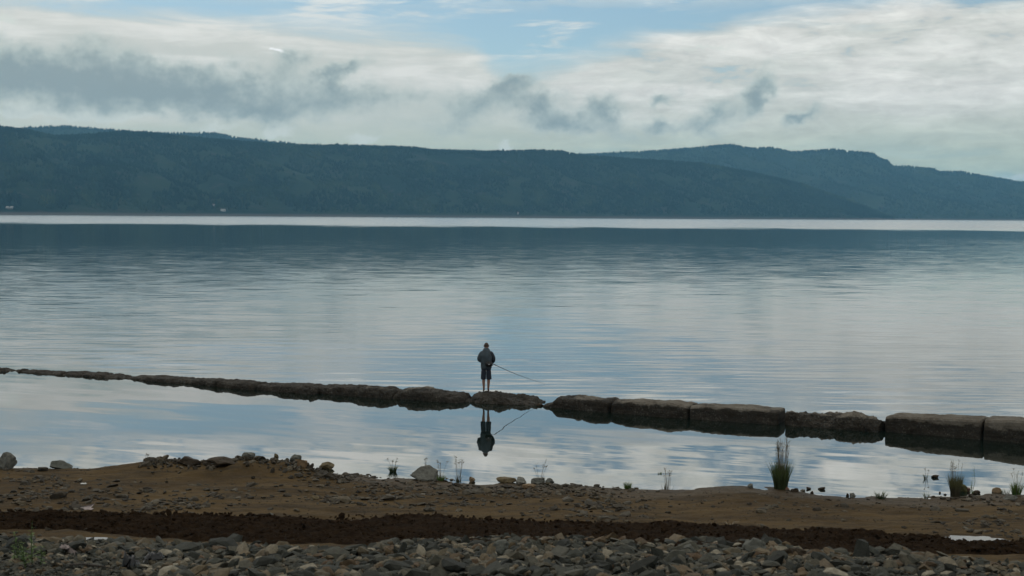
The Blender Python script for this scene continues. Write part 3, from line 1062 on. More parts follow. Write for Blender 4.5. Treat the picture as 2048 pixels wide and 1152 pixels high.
# stones lying on the mud: thick in patches
x, y = scatter(-15, 15, 22.5, 37.5, 0.11)
PATCH = [(120, 1010, 200, 32, 1.0), (330, 1012, 120, 18, .7), (60, 960, 90, 18, .5), (760, 985, 160, 20, .7), (1010, 978, 150, 18, 1.25), (1130, 985, 110, 20, 1.0),
         (1190, 1020, 90, 22, .8), (680, 950, 90, 14, .9), (470, 985, 120, 12, .45), (1960, 1005, 110, 14, .6), (1990, 1060, 80, 30, .5), (900, 1012, 120, 10, .4),
         (1960, 1075, 70, 16, .5), (1560, 1010, 200, 20, .18)]
pos0 = np.stack([x, y, ground(x, y)], -1)
px_, py_, dist = shown(pos0)
dens = np.full(len(x), 0.012)
for (a, b, c, d, w) in PATCH:
    dens = np.maximum(dens, w * np.exp(-((px_ - a) / c) ** 2 - ((py_ - b) / d) ** 2))
dens *= 0.20 + 0.9 * (fbm(x * .9, y * 1.2, 3, 91) + 0.3)
soil = (y > np.interp(x, SOX, SO0) - .1) & (y < np.interp(x, SOX, SO1) + .1)
keep = (RNG.random(len(x)) < np.where(soil, 0.015, dens)) & (pos0[:, 2] > -0.02) & (y > np.interp(x, BLX, BLY))
pos0, px_, py_, dist = pos0[keep], px_[keep], py_[keep], dist[keep]
sz = np.clip(np.exp(RNG.normal(math.log(0.085), 0.45, len(pos0))), 0.035, 0.34)
pos0[:, 2] += sz * 0.10
rt = rots(len(pos0), 0.22)
kk = RNG.integers(0, len(ROCKS), len(pos0))
inside = (px_ > 5) & (px_ < 2043)
score = np.where(inside, sz / dist, 0)
order = np.argsort(-score)
ip, io = order[:200], order[200:]
singles('mud_stone', pos0[ip], sz[ip], [r[ip] for r in rt], kk[ip],
        lambda i: 'loose stone lying on the brown mud between the soil bank and the water', 'stone', 'loose stones strewn over the mud', MUD_ME)
mass('pebbles', pos0[io], sz[io], .2, 'small pebbles strewn over the brown mud', 'pebbles', rot=[r[io] for r in rt], kindidx=kk[io], mat=M_MUD_ATT)
x = RNG.uniform(-14, 14, 9000); y = RNG.uniform(22.5, 37, 9000)
ok = (ground(x, y) > 0.0) & (y > np.interp(x, BLX, BLY)) & (fbm(x * .5, y * .8, 3, 93) > RNG.uniform(-.5, .5, 9000))
x, y = x[ok], y[ok]
s3 = RNG.uniform(0.015, 0.04, len(x))
mass('grit', np.stack([x, y, ground(x, y) + s3 * .1], -1), s3, .3, 'fine grit and chips scattered over the brown mud', 'grit', mat=M_MUD_ATT)

cx_ = RNG.uniform(-11, 11, 5200); ct_ = RNG.uniform(0.03, 1.0, 5200) ** 0.8
cy2 = np.interp(cx_, SOX, SO0) + (np.interp(cx_, SOX, SO1) - np.interp(cx_, SOX, SO0)) * ct_ + RNG.normal(0, .08, 5200)
cs_ = np.clip(np.exp(RNG.normal(math.log(0.045), 0.45, 5200)), 0.02, 0.14)
mass('soil_clods', np.stack([cx_, cy2, ground(cx_, cy2) + 0.05 + 0.07 * ct_], -1), cs_, .6, 'dark crumbly clods of turned soil along the low bank', 'soil clods', mat=M_SOIL)

# rubble along the top of the berm
bx = RNG.uniform((300 - 1024) / F * 36, (715 - 1024) / F * 36, 420)
by = np.interp(bx, SHX, SHY) - 1.35 + RNG.normal(-0.12, 0.36, len(bx))
bs = np.clip(np.exp(RNG.normal(math.log(0.095), 0.42, len(bx))), 0.04, 0.26)
bz = ground(bx, by) + bs * 0.12
bp = np.stack([bx, by, bz], -1)
rt = rots(len(bx), 0.6)
kk = RNG.integers(0, len(ROCKS), len(bx))
order = np.argsort(-bs)
ip, io = order[:110], order[110:]
singles('rubble_stone', bp[ip], bs[ip], [r[ip] for r in rt], kk[ip], lambda i: 'broken stone in the rubble heap along the crest of the left mud bank',
        'stone', 'rubble stones along the mud bank crest', MUD_ME)
mass('rubble', bp[io], bs[io], .6, 'small rubble along the crest of the left mud bank', 'rubble', rot=[r[io] for r in rt], kindidx=kk[io], tone=RNG.random(len(io)) * .9, mat=M_MUD_ATT)

# named boulders and rocks
M_BOULD = mat_stone('grey_boulder', 'object', [(0, (0.0574, 0.0590, 0.0504)), (0.5, (0.0803, 0.0794, 0.0691)), (1, (0.1033, 0.1005, 0.0878))])
M_TAN = mat_stone('tan_rock', 'object', [(0, (0.0956, 0.0643, 0.0374)), (1, (0.1263, 0.0869, 0.0518))])
M_DARKR = mat_stone('dark_wet_rock', 'object', [(0, (0.0199, 0.0144, 0.0094)), (1, (0.0352, 0.0257, 0.0166))])
M_MOSS = mat_stone('mossy_rock', 'object', [(0, (0.0574, 0.0567, 0.0252)), (1, (0.0765, 0.0680, 0.0324))])
M_PINK = mat_stone('reddish_rock', 'object', [(0, (0.0994, 0.0567, 0.0396)), (1, (0.1148, 0.0680, 0.0475))])
M_OCHRE = mat_stone('ochre_rock', 'object', [(0, (0.0727, 0.0567, 0.0317)), (1, (0.0994, 0.0756, 0.0432))])


def rock(px, py, wpx, hpx, mat, label, seed, depth=0.8, sink=0.12, rough=.2, facets=7, rz=None, cat='rock', name='rock'):
    """px, py: where its base shows; wpx, hpx: its width and height there"""
    p = on_ground(px, py)
    s = p.y / F
    w, h = wpx * s * 1.22, hpx * s * 1.12
    me = boulder_mesh(name, seed, w / 2, w / 2 * depth, h * (1 + sink) * 0.86, rough, mat, 3, facets)
    o = link(name, me, None, (p.x, p.y + w * 0.25 * depth, p.z - h * sink))
    tag(o, label, cat)
    return o


rock(10, 938, 44, 32, M_BOULD, 'grey boulder at the left edge on the mud bank by the water', 11, name='boulder', cat='boulder')
rock(116, 938, 52, 14, M_BOULD, 'low flat grey boulder on the mud bank near the left edge', 12, facets=9, name='boulder', cat='boulder')
rock(848, 962, 64, 27, M_BOULD, 'large grey lichen-marked boulder on the waterline below the man', 23, facets=8, rough=.16, name='boulder', cat='boulder')
rock(374, 932, 46, 18, M_DARKR, 'brown clod-like block on the bank crest left of the rubble', 14)
rock(440, 934, 66, 17, M_DARKR, 'long brown clod-like block in the middle of the bank crest', 15)
rock(497, 916, 26, 12, M_BOULD, 'pointed stone at the highest top of the rubble heap', 16)
rock(592, 922, 26, 12, M_BOULD, 'flat grey slab tilted on the rubble heap', 17)
rock(600, 933, 24, 15, M_TAN, 'tan round stone beneath the tilted slab on the rubble', 18)
rock(655, 938, 28, 13, M_OCHRE, 'ochre flat stone at the right foot of the rubble', 19)
rock(553, 915, 9, 9, M_OCHRE, 'small pointed ochre stone standing on the rubble', 20, facets=9)
rock(1014, 966, 34, 13, M_OCHRE, 'flat-topped ochre rock on the waterline right of the boulder', 31)
rock(1042, 968, 28, 12, M_BOULD, 'grey round rock touching the ochre waterline rock', 32)
rock(1078, 968, 30, 11, M_BOULD, 'brown-grey rock at the waterline below a grass stem', 33)
rock(1098, 968, 18, 10, M_BOULD, 'small peaked grey rock, last of the waterline row', 34)
rock(944, 964, 15, 9, M_TAN, 'small tan stone at the waterline near the boulder', 35)
rock(1056, 977, 26, 8, M_TAN, 'flat tan stone in the pebbles below the waterline rocks', 36)
rock(1502, 977, 12, 9, M_BOULD, 'small grey stone at the water left of the tall grass', 37)
rock(1572, 980, 14, 10, M_PINK, 'pinkish stone at the foot of the tall grass tussock', 38)
rock(1592, 984, 16, 7, M_DARKR, 'dark stone at the shore just right of the tall grass', 39)
rock(1617, 979, 10, 5, M_DARKR, 'small dark rock awash, left of two near the tall grass', 40)
rock(1644, 980, 15, 5, M_DARKR, 'flat dark rock awash, right of two near the tall grass', 41)
rock(1624, 988, 7, 6, M_DARKR, 'tiny dark stone on the shore below the two awash rocks', 42)
rock(1706, 996, 14, 9, M_BOULD, 'grey-brown stone on the shore midway between the tussocks', 43)
rock(1695, 994, 6, 7, M_DARKR, 'tiny upright dark stone beside the grey-brown shore stone', 44)
rock(1872, 956, 14, 6, M_DARKR, 'dark peaked rock standing alone in the water at right', 45, facets=9)
rock(1869, 995, 10, 3, M_DARKR, 'flat dark stone awash by the right mud point', 46)
rock(1880, 987, 5, 3, M_DARKR, 'tiny dark stone in the water left of the brown tussock', 47)
rock(1891, 990, 7, 3, M_DARKR, 'small dark stone in the water touching the brown tussock', 48)
rock(1927, 983, 16, 16, M_MOSS, 'round mossy rock leaning on the brown grass tussock', 49, facets=4)
rock(1936, 983, 12, 8, M_PINK, 'reddish stone behind the mossy rock by the tussock', 50)
rock(1955, 988, 16, 9, M_DARKR, 'dark red angular rock in the water left of the round tan one', 51, facets=9)
rock(1996, 985, 18, 9, M_TAN, 'smooth round tan rock half in the water', 52, facets=2, rough=.08)
rock(1850, 1081, 32, 11, M_OCHRE, 'ochre stone on the mud left of the puddle', 53)
rock(2020, 1000, 30, 10, M_BOULD, 'grey stone set in the mud at the right shore', 54)
rock(628, 1000, 20, 9, M_OCHRE, 'yellowish flat stone alone on the mud below the rubble', 55)
rock(488, 1043, 20, 6, M_DARKR, 'dark stone on the mud just above the soil bank', 56)
rock(540, 1032, 14, 5, M_BOULD, 'small grey stone on the mud above the soil bank', 57)
rock(1000, 1108, 40, 26, M_BOULD, 'large rounded stone on the far edge of the stone bed', 58, facets=5)
rock(1515, 1112, 50, 30, M_BOULD, 'large flat-topped grey stone on the far edge of the stone bed', 59)
rock(1590, 1118, 54, 26, M_DARKR, 'large dark tilted stone on the far edge of the stone bed', 60)
rock(1375, 1112, 26, 26, M_BOULD, 'upright pale-capped stone on the far edge of the stone bed', 61, facets=9)
rock(1115, 815, 18, 10, M_BOULD, 'round stone at the broken end of the breakwater block', 62)
rock(1079, 812, 16, 5, M_DARKR, 'low stone in the gap beside the rock under the man', 63)


# ------------------------------------------------------------------ grass and weeds
def mat_blade(name, low, high):
    m, g, p = new_mat(name)
    t = g.node('ShaderNodeAttribute', attribute_name='rise').outputs['Fac']
    n = g.noise(g.node('ShaderNodeNewGeometry').outputs['Position'], 30.0, 3.0, 0.6)['Fac']
    c = g.mix(g.step(g.mad(g.sub(n, .5), .6, t), 0.25, 0.8), low, high)
    g.put(p.inputs['Base Color'], c)
    p.inputs['Roughness'].default_value = 0.7
    p.inputs['Specular IOR Level'].default_value = 0.2
    return m


M_GREEN = mat_blade('green_grass', (0.022, 0.032, 0.012), (0.055, 0.075, 0.022))
M_STRAW = mat_blade('dry_grass_stems', (0.03, 0.032, 0.014), (0.075, 0.060, 0.036))
M_BROWNG = mat_blade('brown_green_grass', (0.030, 0.026, 0.015), (0.080, 0.078, 0.032))
M_LEAF = mat_blade('weed_leaf', (0.035, 0.065, 0.014), (0.075, 0.11, 0.026))


def blades(n, h, spread, lean, width, seed, hvar=0.35, segs=4):
    r = random.Random(seed)
    C, Fc, T = [], [], []
    for i in range(n):
        a = r.uniform(0, 6.283)
        rr = spread * math.sqrt(r.random())
        b = Vector((math.cos(a) * rr, math.sin(a) * rr * .8, -0.02))
        hh = h * (1 - hvar * r.random())
        out = lean * (0.25 + 0.75 * rr / max(spread, 1e-6)) * r.uniform(0.5, 1.25)
        az = a + r.gauss(0, 0.6)
        dirv = Vector((math.cos(az), math.sin(az), 0))
        side = Vector((1, 0, 0)) * math.cos(r.uniform(-.9, .9)) + Vector((0, 1, 0)) * math.sin(r.uniform(-.9, .9))
        o = len(C)
        for s in range(segs + 1):
            t = s / segs
            p = b + dirv * (out * hh * t ** 1.7) + Vector((0, 0, hh * (t - 0.18 * out * t * t)))
            w = width * (1 - t ** 1.5) * 0.5 + 0.0006
            C += [p - side * w, p + side * w]
            T += [t, t]
        for s in range(segs):
            Fc.append((o + 2 * s, o + 2 * s + 1, o + 2 * s + 3, o + 2 * s + 2))
    return C, Fc, T


def seed_heads(n, h, spread, lean, seed, head=0.2):
    """tall thin stems that end in a loose plume"""
    r = random.Random(seed)
    C, Fc, T = [], [], []
    for i in range(n):
        a = r.uniform(0, 6.283)
        rr = spread * math.sqrt(r.random())
        b = Vector((math.cos(a) * rr, math.sin(a) * rr, 0))
        hh = h * r.uniform(0.72, 1.0)
        d = Vector((math.cos(a), math.sin(a), 0)) * lean * r.uniform(0.2, 1.0) * hh
        pts = [b + d * (t ** 1.6) + Vector((0, 0, hh * t)) for t in (0, .3, .6, .85, 1.0)]
        v, f = tube(pts, [.004, .0035, .003, .0025, .001], 4, caps=False)
        o = len(C)
        C += v; Fc += [tuple(q + o for q in x) for x in f]; T += [.55] * 8 + [.85] * 12
        for j in range(7):
            t = 1 - head * r.random()
            p = b + d * t ** 1.6 + Vector((0, 0, hh * t))
            e = Vector((r.gauss(0, .03), r.gauss(0, .03), r.uniform(.01, .05)))
            o = len(C)
            C += [p, p + e * .6 + Vector((.006, 0, 0)), p + e, p + e * .6 - Vector((.006, 0, 0))]
            Fc.append((o, o + 1, o + 2, o + 3)); T += [1.0] * 4
    return C, Fc, T


def blade_mesh(name, data, mat):
    C, Fc, T = data
    me = pymesh(name, C, Fc, mat, False)
    a = me.attributes.new('rise', 'FLOAT', 'POINT')
    a.data.foreach_set('value', np.asarray(T, np.float32))
    return me


def tussock(px, py, hpx, wpx, n, label, seed, mat=None, stems=0, stem_px=0, lean=0.35, stem_lean=0.12, cat='grass tussock', name='grass_tussock', water=False):
    p = at(px, py, 0.0) if water else on_ground(px, py)
    s = p.y / F
    o = empty(name, (p.x, p.y + .03, p.z))
    tag(o, label, cat)
    link('blades', blade_mesh('blades', blades(n, hpx * s, wpx * s * .36, lean, 0.013, seed), mat or M_GREEN), o)
    if stems:
        link('seed_stems', blade_mesh('seed_stems', seed_heads(stems, stem_px * s, wpx * s * .25, stem_lean, seed + 5), M_STRAW), o)
    return o


tussock(1562, 979, 64, 36, 330, 'tall dense green grass tussock with straw plumes at the shore', 201, stems=40, stem_px=106, lean=.30, stem_lean=.10)
tussock(1911, 994, 52, 26, 260, 'brown-green grass tussock beside the mossy rock', 202, M_BROWNG, 12, 76, .26)
tussock(786, 944, 17, 18, 60, 'small grass tuft standing alone in the lagoon at left', 203, None, 5, 28, .6, .5, water=True)
tussock(882, 962, 15, 16, 70, 'short yellow-green grass tuft beside the large boulder', 204, M_LEAF, 6, 42, .5, .45)
tussock(917, 963, 16, 16, 14, 'thin straw stems rising by the shore right of the boulder', 205, M_STRAW, 8, 52, .35, .16)
tussock(1080, 966, 15, 20, 40, 'sparse grass with one long stem above the waterline rocks', 206, None, 5, 46, .6, .35)
tussock(1257, 978, 17, 20, 70, 'low bright green grass clump on the shore mid-way', 207, M_LEAF, 0, 0, .6)
tussock(1335, 979, 14, 40, 10, 'scattered thin straw stems left of the low shore mound', 208, M_STRAW, 9, 42, .3, .3)
tussock(1320, 948, 6, 12, 26, 'tiny weed tuft afloat above the thin straw stems', 209, M_LEAF, 0, 0, .8, water=True)
tussock(1762, 998, 20, 26, 60, 'low spreading green tuft between the two tall tussocks', 210, M_GREEN, 0, 0, .75)
tussock(1853, 998, 18, 10, 16, 'little reed tuft in the water near the right mud point', 211, M_GREEN, 0, 0, .5, water=True)
tussock(1852, 958, 14, 10, 12, 'little reed tuft in the water left of the lone peaked rock', 212, M_GREEN, 2, 22, .6, .8, water=True)
tussock(2034, 993, 34, 24, 120, 'bright green grass clump at the right edge of the shore', 213, M_LEAF, 5, 55, .45, .4)
tussock(2012, 990, 16, 18, 22, 'small pair of green sprouts right of the round tan rock', 214, M_GREEN, 0, 0, .5)
tussock(850, 930, 3, 6, 4, 'few stray grass stalks on the lagoon above the boulder', 215, M_STRAW, 3, 14, .5, .5, water=True)
tussock(290, 926, 5, 10, 8, 'few thin grass stalks on the left mud bank', 216, M_STRAW, 3, 20, .4, .4)


def leafy(px, py, hpx, stems, label, seed, spread, leaf, nleaf, name='weed_plant'):
    r = random.Random(seed)
    p = on_ground(px, py)
    s = p.y / F
    o = empty(name, (p.x, p.y, p.z))
    tag(o, label, 'weed')
    sv, lv = ([], []), ([], [], [])
    parts = []
    for i in range(stems):
        h = hpx * s * (1.0 if i == 0 else r.uniform(.35, .8))
        b = Vector((r.uniform(-spread, spread) if i else 0.0, r.uniform(-spread, spread) * .5, 0))
        top = b + Vector((r.gauss(0, .08) * h, r.gauss(0, .08) * h, h))
        mid = b.lerp(top, .5) + Vector((r.gauss(0, .03) * h, 0, 0))
        parts.append(tube([b, mid, top], [.006, .0045, .0018], 5))
        for j in range(nleaf):
            t = r.uniform(.12, 1.0)
            q = b.lerp(top, t)
            a = r.uniform(0, 6.283)
            L = leaf * r.uniform(.6, 1.2) * (1.15 - .6 * t)
            d = Vector((math.cos(a), math.sin(a), r.uniform(.1, .7))).normalized()
            w = d.cross(Vector((0, 0, 1))).normalized() * L * .2
            k = len(lv[0])
            lv[0].extend([q, q + d * L * .45 + w, q + d * L - Vector((0, 0, L * .15)), q + d * L * .45 - w])
            lv[1].append((k, k + 1, k + 2, k + 3))
            lv[2].extend([r.random()] * 4)
    C, Fc = join(*parts)
    link('stems', blade_mesh('stems', (C, Fc, [0.3] * len(C)), M_LEAF), o)
    link('leaves', blade_mesh('leaves', lv, M_LEAF), o)
    return o


leafy(66, 1134, 96, 4, 'tall leafy green weed among the stones at the lower left corner', 301, .10, .09, 26)
leafy(34, 1130, 66, 5, 'bushy green weed at the far lower left beside the taller one', 302, .13, .08, 26)
leafy(1943, 992, 60, 3, 'slender upright weed with tiny leaves beside the brown tussock', 303, .03, .07, 26)
leafy(1250, 1146, 12, 3, 'tiny green sprout between the stones of the bed', 304, .05, .06, 8)


# ------------------------------------------------------------------ litter
M_RAG = mat_plain('pale_rag', (0.22, 0.18, 0.17), .9, .25, 12)
M_PAPER = mat_plain('white_paper', (0.40, 0.40, 0.39), .9, .05)
M_BLACK = mat_plain('black_plastic', (0.010, 0.010, 0.011), .45, .3, 10)
M_TWIG = mat_plain('dead_wood', (0.155, 0.125, 0.09), .9, .3, 30)
M_RED = mat_plain('red_plastic', (0.35, 0.02, 0.02), .5, .1)


def crumple(name, px, py, w, d, h, mat, label, cat, seed, lift=0.02):
    p = on_ground(px, py)
    n = 14
    V = []
    for i in range(n):
        for j in range(n):
            a, b = i / (n - 1) - .5, j / (n - 1) - .5
            e = max(0, 1 - 2 * max(abs(a), abs(b)))
            V.append((a * w + mnoise.noise((a * 4, b * 4, seed)) * w * .2, b * d + mnoise.noise((b * 4, a * 4, seed + 3)) * d * .2,
                      lift + h * min(1, e * 2.2) * (0.55 + .9 * mnoise.noise((a * 5 + seed, b * 5, 1)))))
    f = [(i * n + j, (i + 1) * n + j, (i + 1) * n + j + 1, i * n + j + 1) for i in range(n - 1) for j in range(n - 1)]
    me = pymesh(name, V, f, mat, True)
    bm = bmesh.new(); bm.from_mesh(me)
    bmesh.ops.solidify(bm, geom=bm.faces[:], thickness=0.004)
    bm.to_mesh(me); bm.free()
    o = link(name, me, None, p)
    tag(o, label, cat)
    return o


crumple('rag', 128, 1112, .13, .11, .05, M_RAG, 'crumpled pale pink rag on the stones at lower left', 'rag', 3, .10)
crumple('paper_scrap', 167, 969, .13, .10, .012, M_PAPER, 'small white paper scrap on the left mud bank', 'litter', 5)
crumple('paper_scrap', 175, 1020, .20, .14, .012, M_RAG, 'pale pinkish scrap on the stony mud at left', 'litter', 6)
crumple('plastic_bag', 262, 1144, .20, .17, .16, M_BLACK, 'black plastic bag lying in the stone bed, lower of two', 'bag', 8, .07)
crumple('plastic_bag', 308, 1132, .22, .16, .10, M_BLACK, 'black plastic bag lying in the stone bed, upper of two', 'bag', 9, .09)
crumple('bottle_cap', 1418, 1064, .035, .03, .02, M_RED, 'tiny red plastic scrap on the mud by the twigs', 'litter', 11)

p = on_ground(185, 1150)
st_v, st_f = tube([(-.28, .06, .10), (-.1, .02, .12), (.1, -.03, .11), (.3, -.08, .09)], [.013, .012, .011, .007], 7)
tag(link('stick', pymesh('stick', st_v, st_f, mat_plain('dark_wood', (.03, .025, .02), .9)), None, p), 'thin dark stick lying on the fine stones at lower left', 'stick')
p = on_ground(1458, 1062)
r = random.Random(4)
prt = []
for i in range(9):
    a = r.uniform(0, 6.28)
    e = Vector((math.cos(a) * r.uniform(.12, .32), math.sin(a) * .18, r.uniform(.0, .16)))
    m_ = e * .5 + Vector((0, 0, r.uniform(.03, .09)))
    prt.append(tube([(0, 0, .03), m_, e], [.016, .011, .004], 6))
V_, F_ = join(*prt)
tag(link('dead_root', pymesh('dead_root', V_, F_, M_TWIG), None, p), 'small pale dead root lying on the mud above the soil bank', 'root')


# ------------------------------------------------------------------ the angler
def skin_mesh(name, verts, edges, radii, mat, levels=2):
    me = bpy.data.meshes.new(name)
    me.from_pydata(verts, edges, [])
    o = bpy.data.objects.new('tmp', me)
    COL.objects.link(o)
    sk = o.modifiers.new('skin', 'SKIN')
    sk.use_smooth_shade = True
    lay = me.skin_vertices[0].data
    for i, rr in enumerate(radii):
        lay[i].radius = rr if isinstance(rr, tuple) else (rr, rr)
        lay[i].use_root = (i == 0)
    sub = o.modifiers.new('sub', 'SUBSURF')
    sub.levels = sub.render_levels = levels
    dg = bpy.context.evaluated_depsgraph_get()
    out = bpy.data.meshes.new_from_object(o.evaluated_get(dg))
    out.name = name
    bpy.data.objects.remove(o)
    out.polygons.foreach_set('use_smooth', [True] * len(out.polygons))
    out.materials.clear()
    out.materials.append(mat)
    return out


M_SKIN = mat_plain('skin', (0.15, 0.078, 0.055), .55, .08)
M_HAIR = mat_plain('short_brown_hair', (0.040, 0.026, 0.020), .8, .3, 60)
M_JACKET = mat_plain('slate_jacket', (0.032, 0.044, 0.054), .8, .18, 5, .3)
M_NAVY = mat_plain('navy_sleeve', (0.010, 0.015, 0.023), .75, .2, 6, .3)
M_SHORTS = mat_plain('navy_shorts', (0.013, 0.018, 0.029), .85, .25, 6, .3)
M_ROD = mat_plain('rod_carbon', (0.035, 0.035, 0.038), .4, .1)
M_GREYP = mat_plain('grey_metal', (0.35, 0.35, 0.36), .35, .1)

base = at(972, 801)
px0 = Vector((base.x, base.y, 0))
# stand on the top of the eroded rock: look up the height of the rock there
dg = bpy.context.evaluated_depsgraph_get()
hit, loc, *_ = SC.ray_cast(dg, Vector((px0.x, px0.y, 3.0)), Vector((0, 0, -1)))
foot_z = loc.z if hit and loc.z > 0.05 else 0.34
man = empty('person', (px0.x, px0.y, foot_z - 0.012))
tag(man, 'barefoot person in slate jacket and navy shorts fishing on the eroded rock, seen from behind', 'person')

V = [(0, 0, .93), (0, .0, 1.08), (0, .01, 1.26), (0, .03, 1.40), (0, .065, 1.50), (0, .10, 1.575), (0, .125, 1.655), (0, .125, 1.71)]
Rr = [(.14, .11), (.135, .10), (.155, .11), (.12, .085), (.066, .066), (.076, .085), (.083, .10), (.055, .065)]
E = [(i, i + 1) for i in range(7)]


def chain(start, pts, rad):
    prev = start
    ids = []
    for q, r_ in zip(pts, rad):
        V.append(q); Rr.append(r_)
        E.append((prev, len(V) - 1))
        prev = len(V) - 1
        ids.append(prev)
    return ids


def fingers(wrist, palm, d, up):
    side = d.cross(up).normalized()
    for j, L in enumerate((.062, .072, .068, .052)):
        off = side * (-.028 + .019 * j)
        a = palm + d * .03 + off
        b = a + d * L * .5 - up * .018
        c = b - d * L * .12 - up * L * .5
        yield [a, b, c], [.009, .0085, .007]
    a = palm - side * .038 - d * .01
    yield [a, a + d * .03 - up * .01, a + d * .045 - up * .028], [.011, .010, .008]


HAND_R, HAND_L = Vector((.205, .20, 1.00)), Vector((.02, .26, 1.03))
for s, hand in ((1, HAND_R), (-1, HAND_L)):
    el_ = Vector((s * .265, -.03 + .02, 1.13))
    wr = hand - (hand - el_).normalized() * .075
    ids = chain(3, [(s * .175, .02, 1.405), tuple(el_.lerp(Vector((s * .19, .02, 1.40)), .5)), tuple(el_), tuple(el_.lerp(wr, .5)), tuple(wr), tuple(hand)],
                [.068, .052, .042, .038, .028, (.036, .02)])
    d_ = (hand - wr).normalized()
    for pts, rad in fingers(wr, hand, d_, Vector((0, 0, 1)) - d_ * d_.z):
        chain(ids[-1], [tuple(q) for q in pts], rad)
for s in (-1, 1):
    ank = .078 if s > 0 else .082
    chain(0, [(s * .09, 0, .84), (s * .093, .01, .66), (s * .088, .02, .49), (s * .090, -.015, .34), (s * .083, -.02, .20), (s * .078, -.015, .085),
              (s * .082, .03, .045), (s * .098, .12, .03), (s * .105, .17, .022)],
          [.10, .085, .06, .058, .045, .036, .036, (.04, .026), (.034, .018)])
link('body', skin_mesh('body', V, E, Rr, M_SKIN), man)

# hair: a close cap over the back of the head
bm = bmesh.new()
bmesh.ops.create_uvsphere(bm, u_segments=20, v_segments=14, radius=1.0)
for v in bm.verts:
    q = v.co
    v.co = Vector((q.x * .084, q.y * .100 + .118, q.z * .106 + 1.655))
kill = [v for v in bm.verts if v.co.z < 1.585 or (v.co.y > .175 and v.co.z < 1.70)]
bmesh.ops.delete(bm, geom=kill, context='VERTS')
me = bpy.data.meshes.new('hair'); bm.to_mesh(me); bm.free()
me.polygons.foreach_set('use_smooth', [True] * len(me.polygons))
me.materials.append(M_HAIR)
link('hair', me, man)
# ears
for s in (-1, 1):
    v_, f_ = tube([(s * .083, .125, 1.605), (s * .086, .118, 1.63), (s * .088, .115, 1.655), (s * .086, .12, 1.672)], [.006, .014, .016, .007], 8)
    link('ear', pymesh('ear', v_, f_, M_SKIN), man)


def cloth(v, f, amp, freq, name, mat, parent, seed):
    out = []
    for q in v:
        w = mnoise.fractal(Vector(q) * freq + Vector((seed, 0, 0)), .9, 2.0, 4)
        c = Vector((q[0], q[1], 0)).normalized() if (abs(q[0]) + abs(q[1])) > 1e-6 else Vector((0, 0, 0))
        out.append(Vector(q) + c * (w * amp))
    me = pymesh(name, out, f, mat, True)
    o = link(name, me, parent)
    sb = o.modifiers.new('sub', 'SUBSURF')
    sb.levels = sb.render_levels = 1
    return o


zs = [.835, .86, .93, 1.02, 1.11, 1.20, 1.29, 1.37, 1.43, 1.49, 1.545, 1.57]
rx = [.185, .195, .195, .192, .200, .214, .218, .200, .168, .134, .104, .090]
ry = [.142, .152, .152, .150, .156, .164, .164, .152, .134, .116, .100, .090]
yc = [0, 0, 0, -.005, -.01, -.012, -.01, .0, .015, .035, .06, .065]
v, f = tube([(0, yc[i], zs[i]) for i in range(12)], [(rx[i], ry[i]) for i in range(12)], 28, caps=False)
jk = cloth(v, f, .030, 6.5, 'jacket', M_JACKET, man, 1.0)
v, f = tube([(-.05, -.03, 1.50), (0, -.055, 1.47), (.05, -.03, 1.50)], [.04, .06, .04], 12)
link('hood', pymesh('hood', v, f, M_JACKET), jk)
for s, mat, hand in ((-1, M_JACKET, HAND_L), (1, M_NAVY, HAND_R)):
    el_ = Vector((s * .268, -.01, 1.13))
    pts = [(s * .11, .01, 1.43), (s * .170, .01, 1.385), (s * .222, 0, 1.29), (s * .262, -.008, 1.21), tuple(el_), tuple(el_.lerp(hand, .35)), tuple(el_.lerp(hand, .75))]
    v, f = tube(pts, [.075, .088, .084, .078, .072, .062, .048], 16)
    cloth(v, f, .016, 9.0, 'sleeve', mat, man, 4.0 + s)
# shorts
v, f = tube([(0, 0, .97), (0, 0, .93), (0, 0, .86), (0, .0, .80), (0, .0, .765)], [(.165, .125), (.178, .135), (.186, .140), (.184, .138), (.172, .126)], 24)
parts = [(v, f)]
for s in (-1, 1):
    parts.append(tube([(s * .088, 0, .82), (s * .092, .005, .70), (s * .095, .01, .58), (s * .098, .012, .47), (s * .099, .012, .43)],
                      [(.088, .11), (.094, .108), (.094, .102), (.096, .10), (.095, .098)], 18))
v, f = join(*parts)
cloth(v, f, .012, 10.0, 'shorts', M_SHORTS, man, 9.0)

# bag worn at the right hip
bag = empty('waist_bag', (px0.x + .10, px0.y - .19, foot_z + 1.0))
tag(bag, 'black waist bag hanging behind the right hip of the angler', 'bag')
bm = bmesh.new()
bmesh.ops.create_cube(bm, size=1.0)
bmesh.ops.scale(bm, vec=(.24, .12, .19), verts=bm.verts)
bmesh.ops.bevel(bm, geom=bm.edges[:], offset=.04, segments=3, affect='EDGES')
me = bpy.data.meshes.new('pouch'); bm.to_mesh(me); bm.free()
me.polygons.foreach_set('use_smooth', [True] * len(me.polygons)); me.materials.append(M_BLACK)
link('pouch', me, bag)
v, f = tube([(-.32, .16, .03), (-.24, .05, .03), (-.12, .045, .03), (.0, .045, .02), (.10, .10, .02), (.125, .2, .02)], [(.006, .02)] * 6, 8)
link('belt', pymesh('belt', v, f, M_NAVY), bag)
v, f = tube([(-.02, -.065, .0), (.03, -.068, -.01)], [.012, .012], 8)
link('buckle', pymesh('buckle', v, f, M_GREYP), bag)

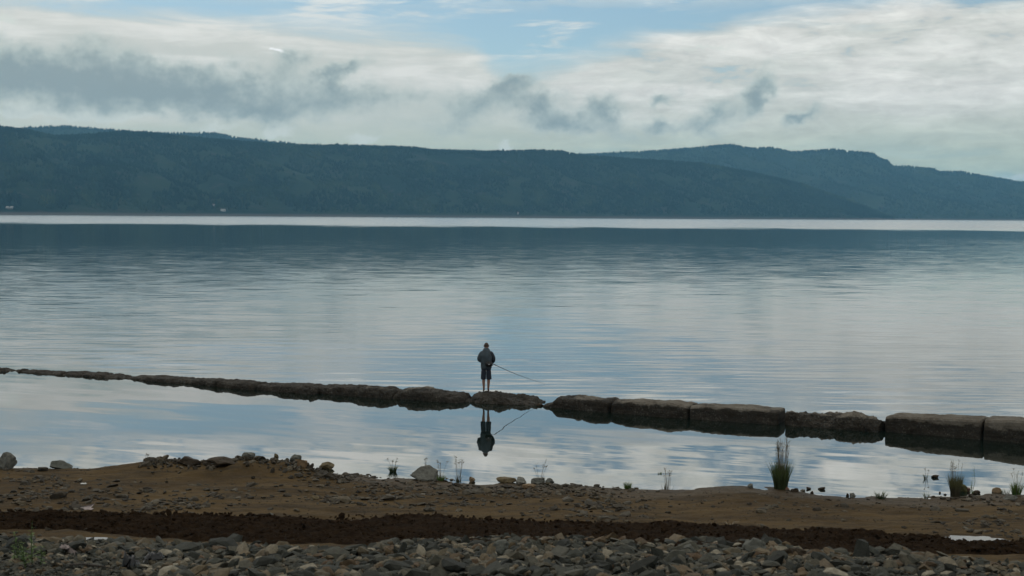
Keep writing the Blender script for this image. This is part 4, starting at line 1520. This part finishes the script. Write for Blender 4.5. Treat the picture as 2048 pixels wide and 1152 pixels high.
# rod
d_tip = ray(1091, 768) * 53.4 + Vector((0, 0, CAM_H))
grip = Vector((px0.x, px0.y, foot_z)) + HAND_R + Vector((.0, .02, -.02))
rod = empty('fishing_rod', grip)
tag(rod, 'thin dark fishing rod held low and pointing right over the water', 'fishing rod')
tv = d_tip - grip
back = -tv.normalized() * .35
v, f = tube([back, back * .4, Vector((0, 0, 0)), tv.normalized() * .22], [.014, .014, .013, .012], 8)
link('handle', pymesh('handle', v, f, mat_plain('cork_grip', (.10, .07, .05), .9)), rod)
pts, rad = [], []
for i in range(13):
    t = i / 12
    pts.append(tv * t + Vector((0, 0, -.05 * math.sin(math.pi * t))))
    rad.append(.0105 * (1 - t) + .003)
v, f = tube(pts, rad, 7)
link('blank', pymesh('blank', v, f, M_ROD), rod)
for t in (.25, .45, .62, .77, .9, 1.0):
    c = tv * t + Vector((0, 0, -.05 * math.sin(math.pi * t) - .02))
    bm = bmesh.new()
    rr = .016 * (1.2 - t * .6)
    n = 12
    ring = [(c + Vector((math.cos(2 * math.pi * i / n) * rr * .5, -math.cos(2 * math.pi * i / n) * rr * .5, math.sin(2 * math.pi * i / n) * rr))) for i in range(n)] 
    vv, ff = tube(ring + ring[:1], [.002] * (n + 1), 5)
    bm.free()
    link('line_guide', pymesh('line_guide', vv, ff, M_GREYP), rod)
v, f = tube([(0, -.035, -.06), (0, .035, -.06)], [.03, .03], 12)
v2, f2 = tube([(0, 0, -.01), (0, 0, -.05)], [.008, .008], 6)
link('reel', pymesh('reel', *join((v, f), (v2, f2)), M_BLACK), rod)

# ------------------------------------------------------------------ the air over the lake
M_AIR = bpy.data.materials.new('lake_haze')
M_AIR.use_nodes = True
nt = M_AIR.node_tree
for n_ in list(nt.nodes):
    nt.nodes.remove(n_)
out = nt.nodes.new('ShaderNodeOutputMaterial')
pv = nt.nodes.new('ShaderNodeVolumePrincipled')
pv.inputs['Color'].default_value = (0.29, 0.67, 1.0, 1)
pv.inputs['Density'].default_value = 5.7e-5
nt.links.new(pv.outputs[0], out.inputs['Volume'])
hb = [(-17000, -300, -60), (17000, -300, -60), (17000, 17500, -60), (-17000, 17500, -60)]
hb += [(a, b, 470) for a, b, _ in hb]
haze = link('haze', pymesh('haze', hb, [(3, 2, 1, 0), (4, 5, 6, 7), (0, 1, 5, 4), (1, 2, 6, 5), (2, 3, 7, 6), (3, 0, 4, 7)], M_AIR, False))
haze['kind'] = 'stuff'
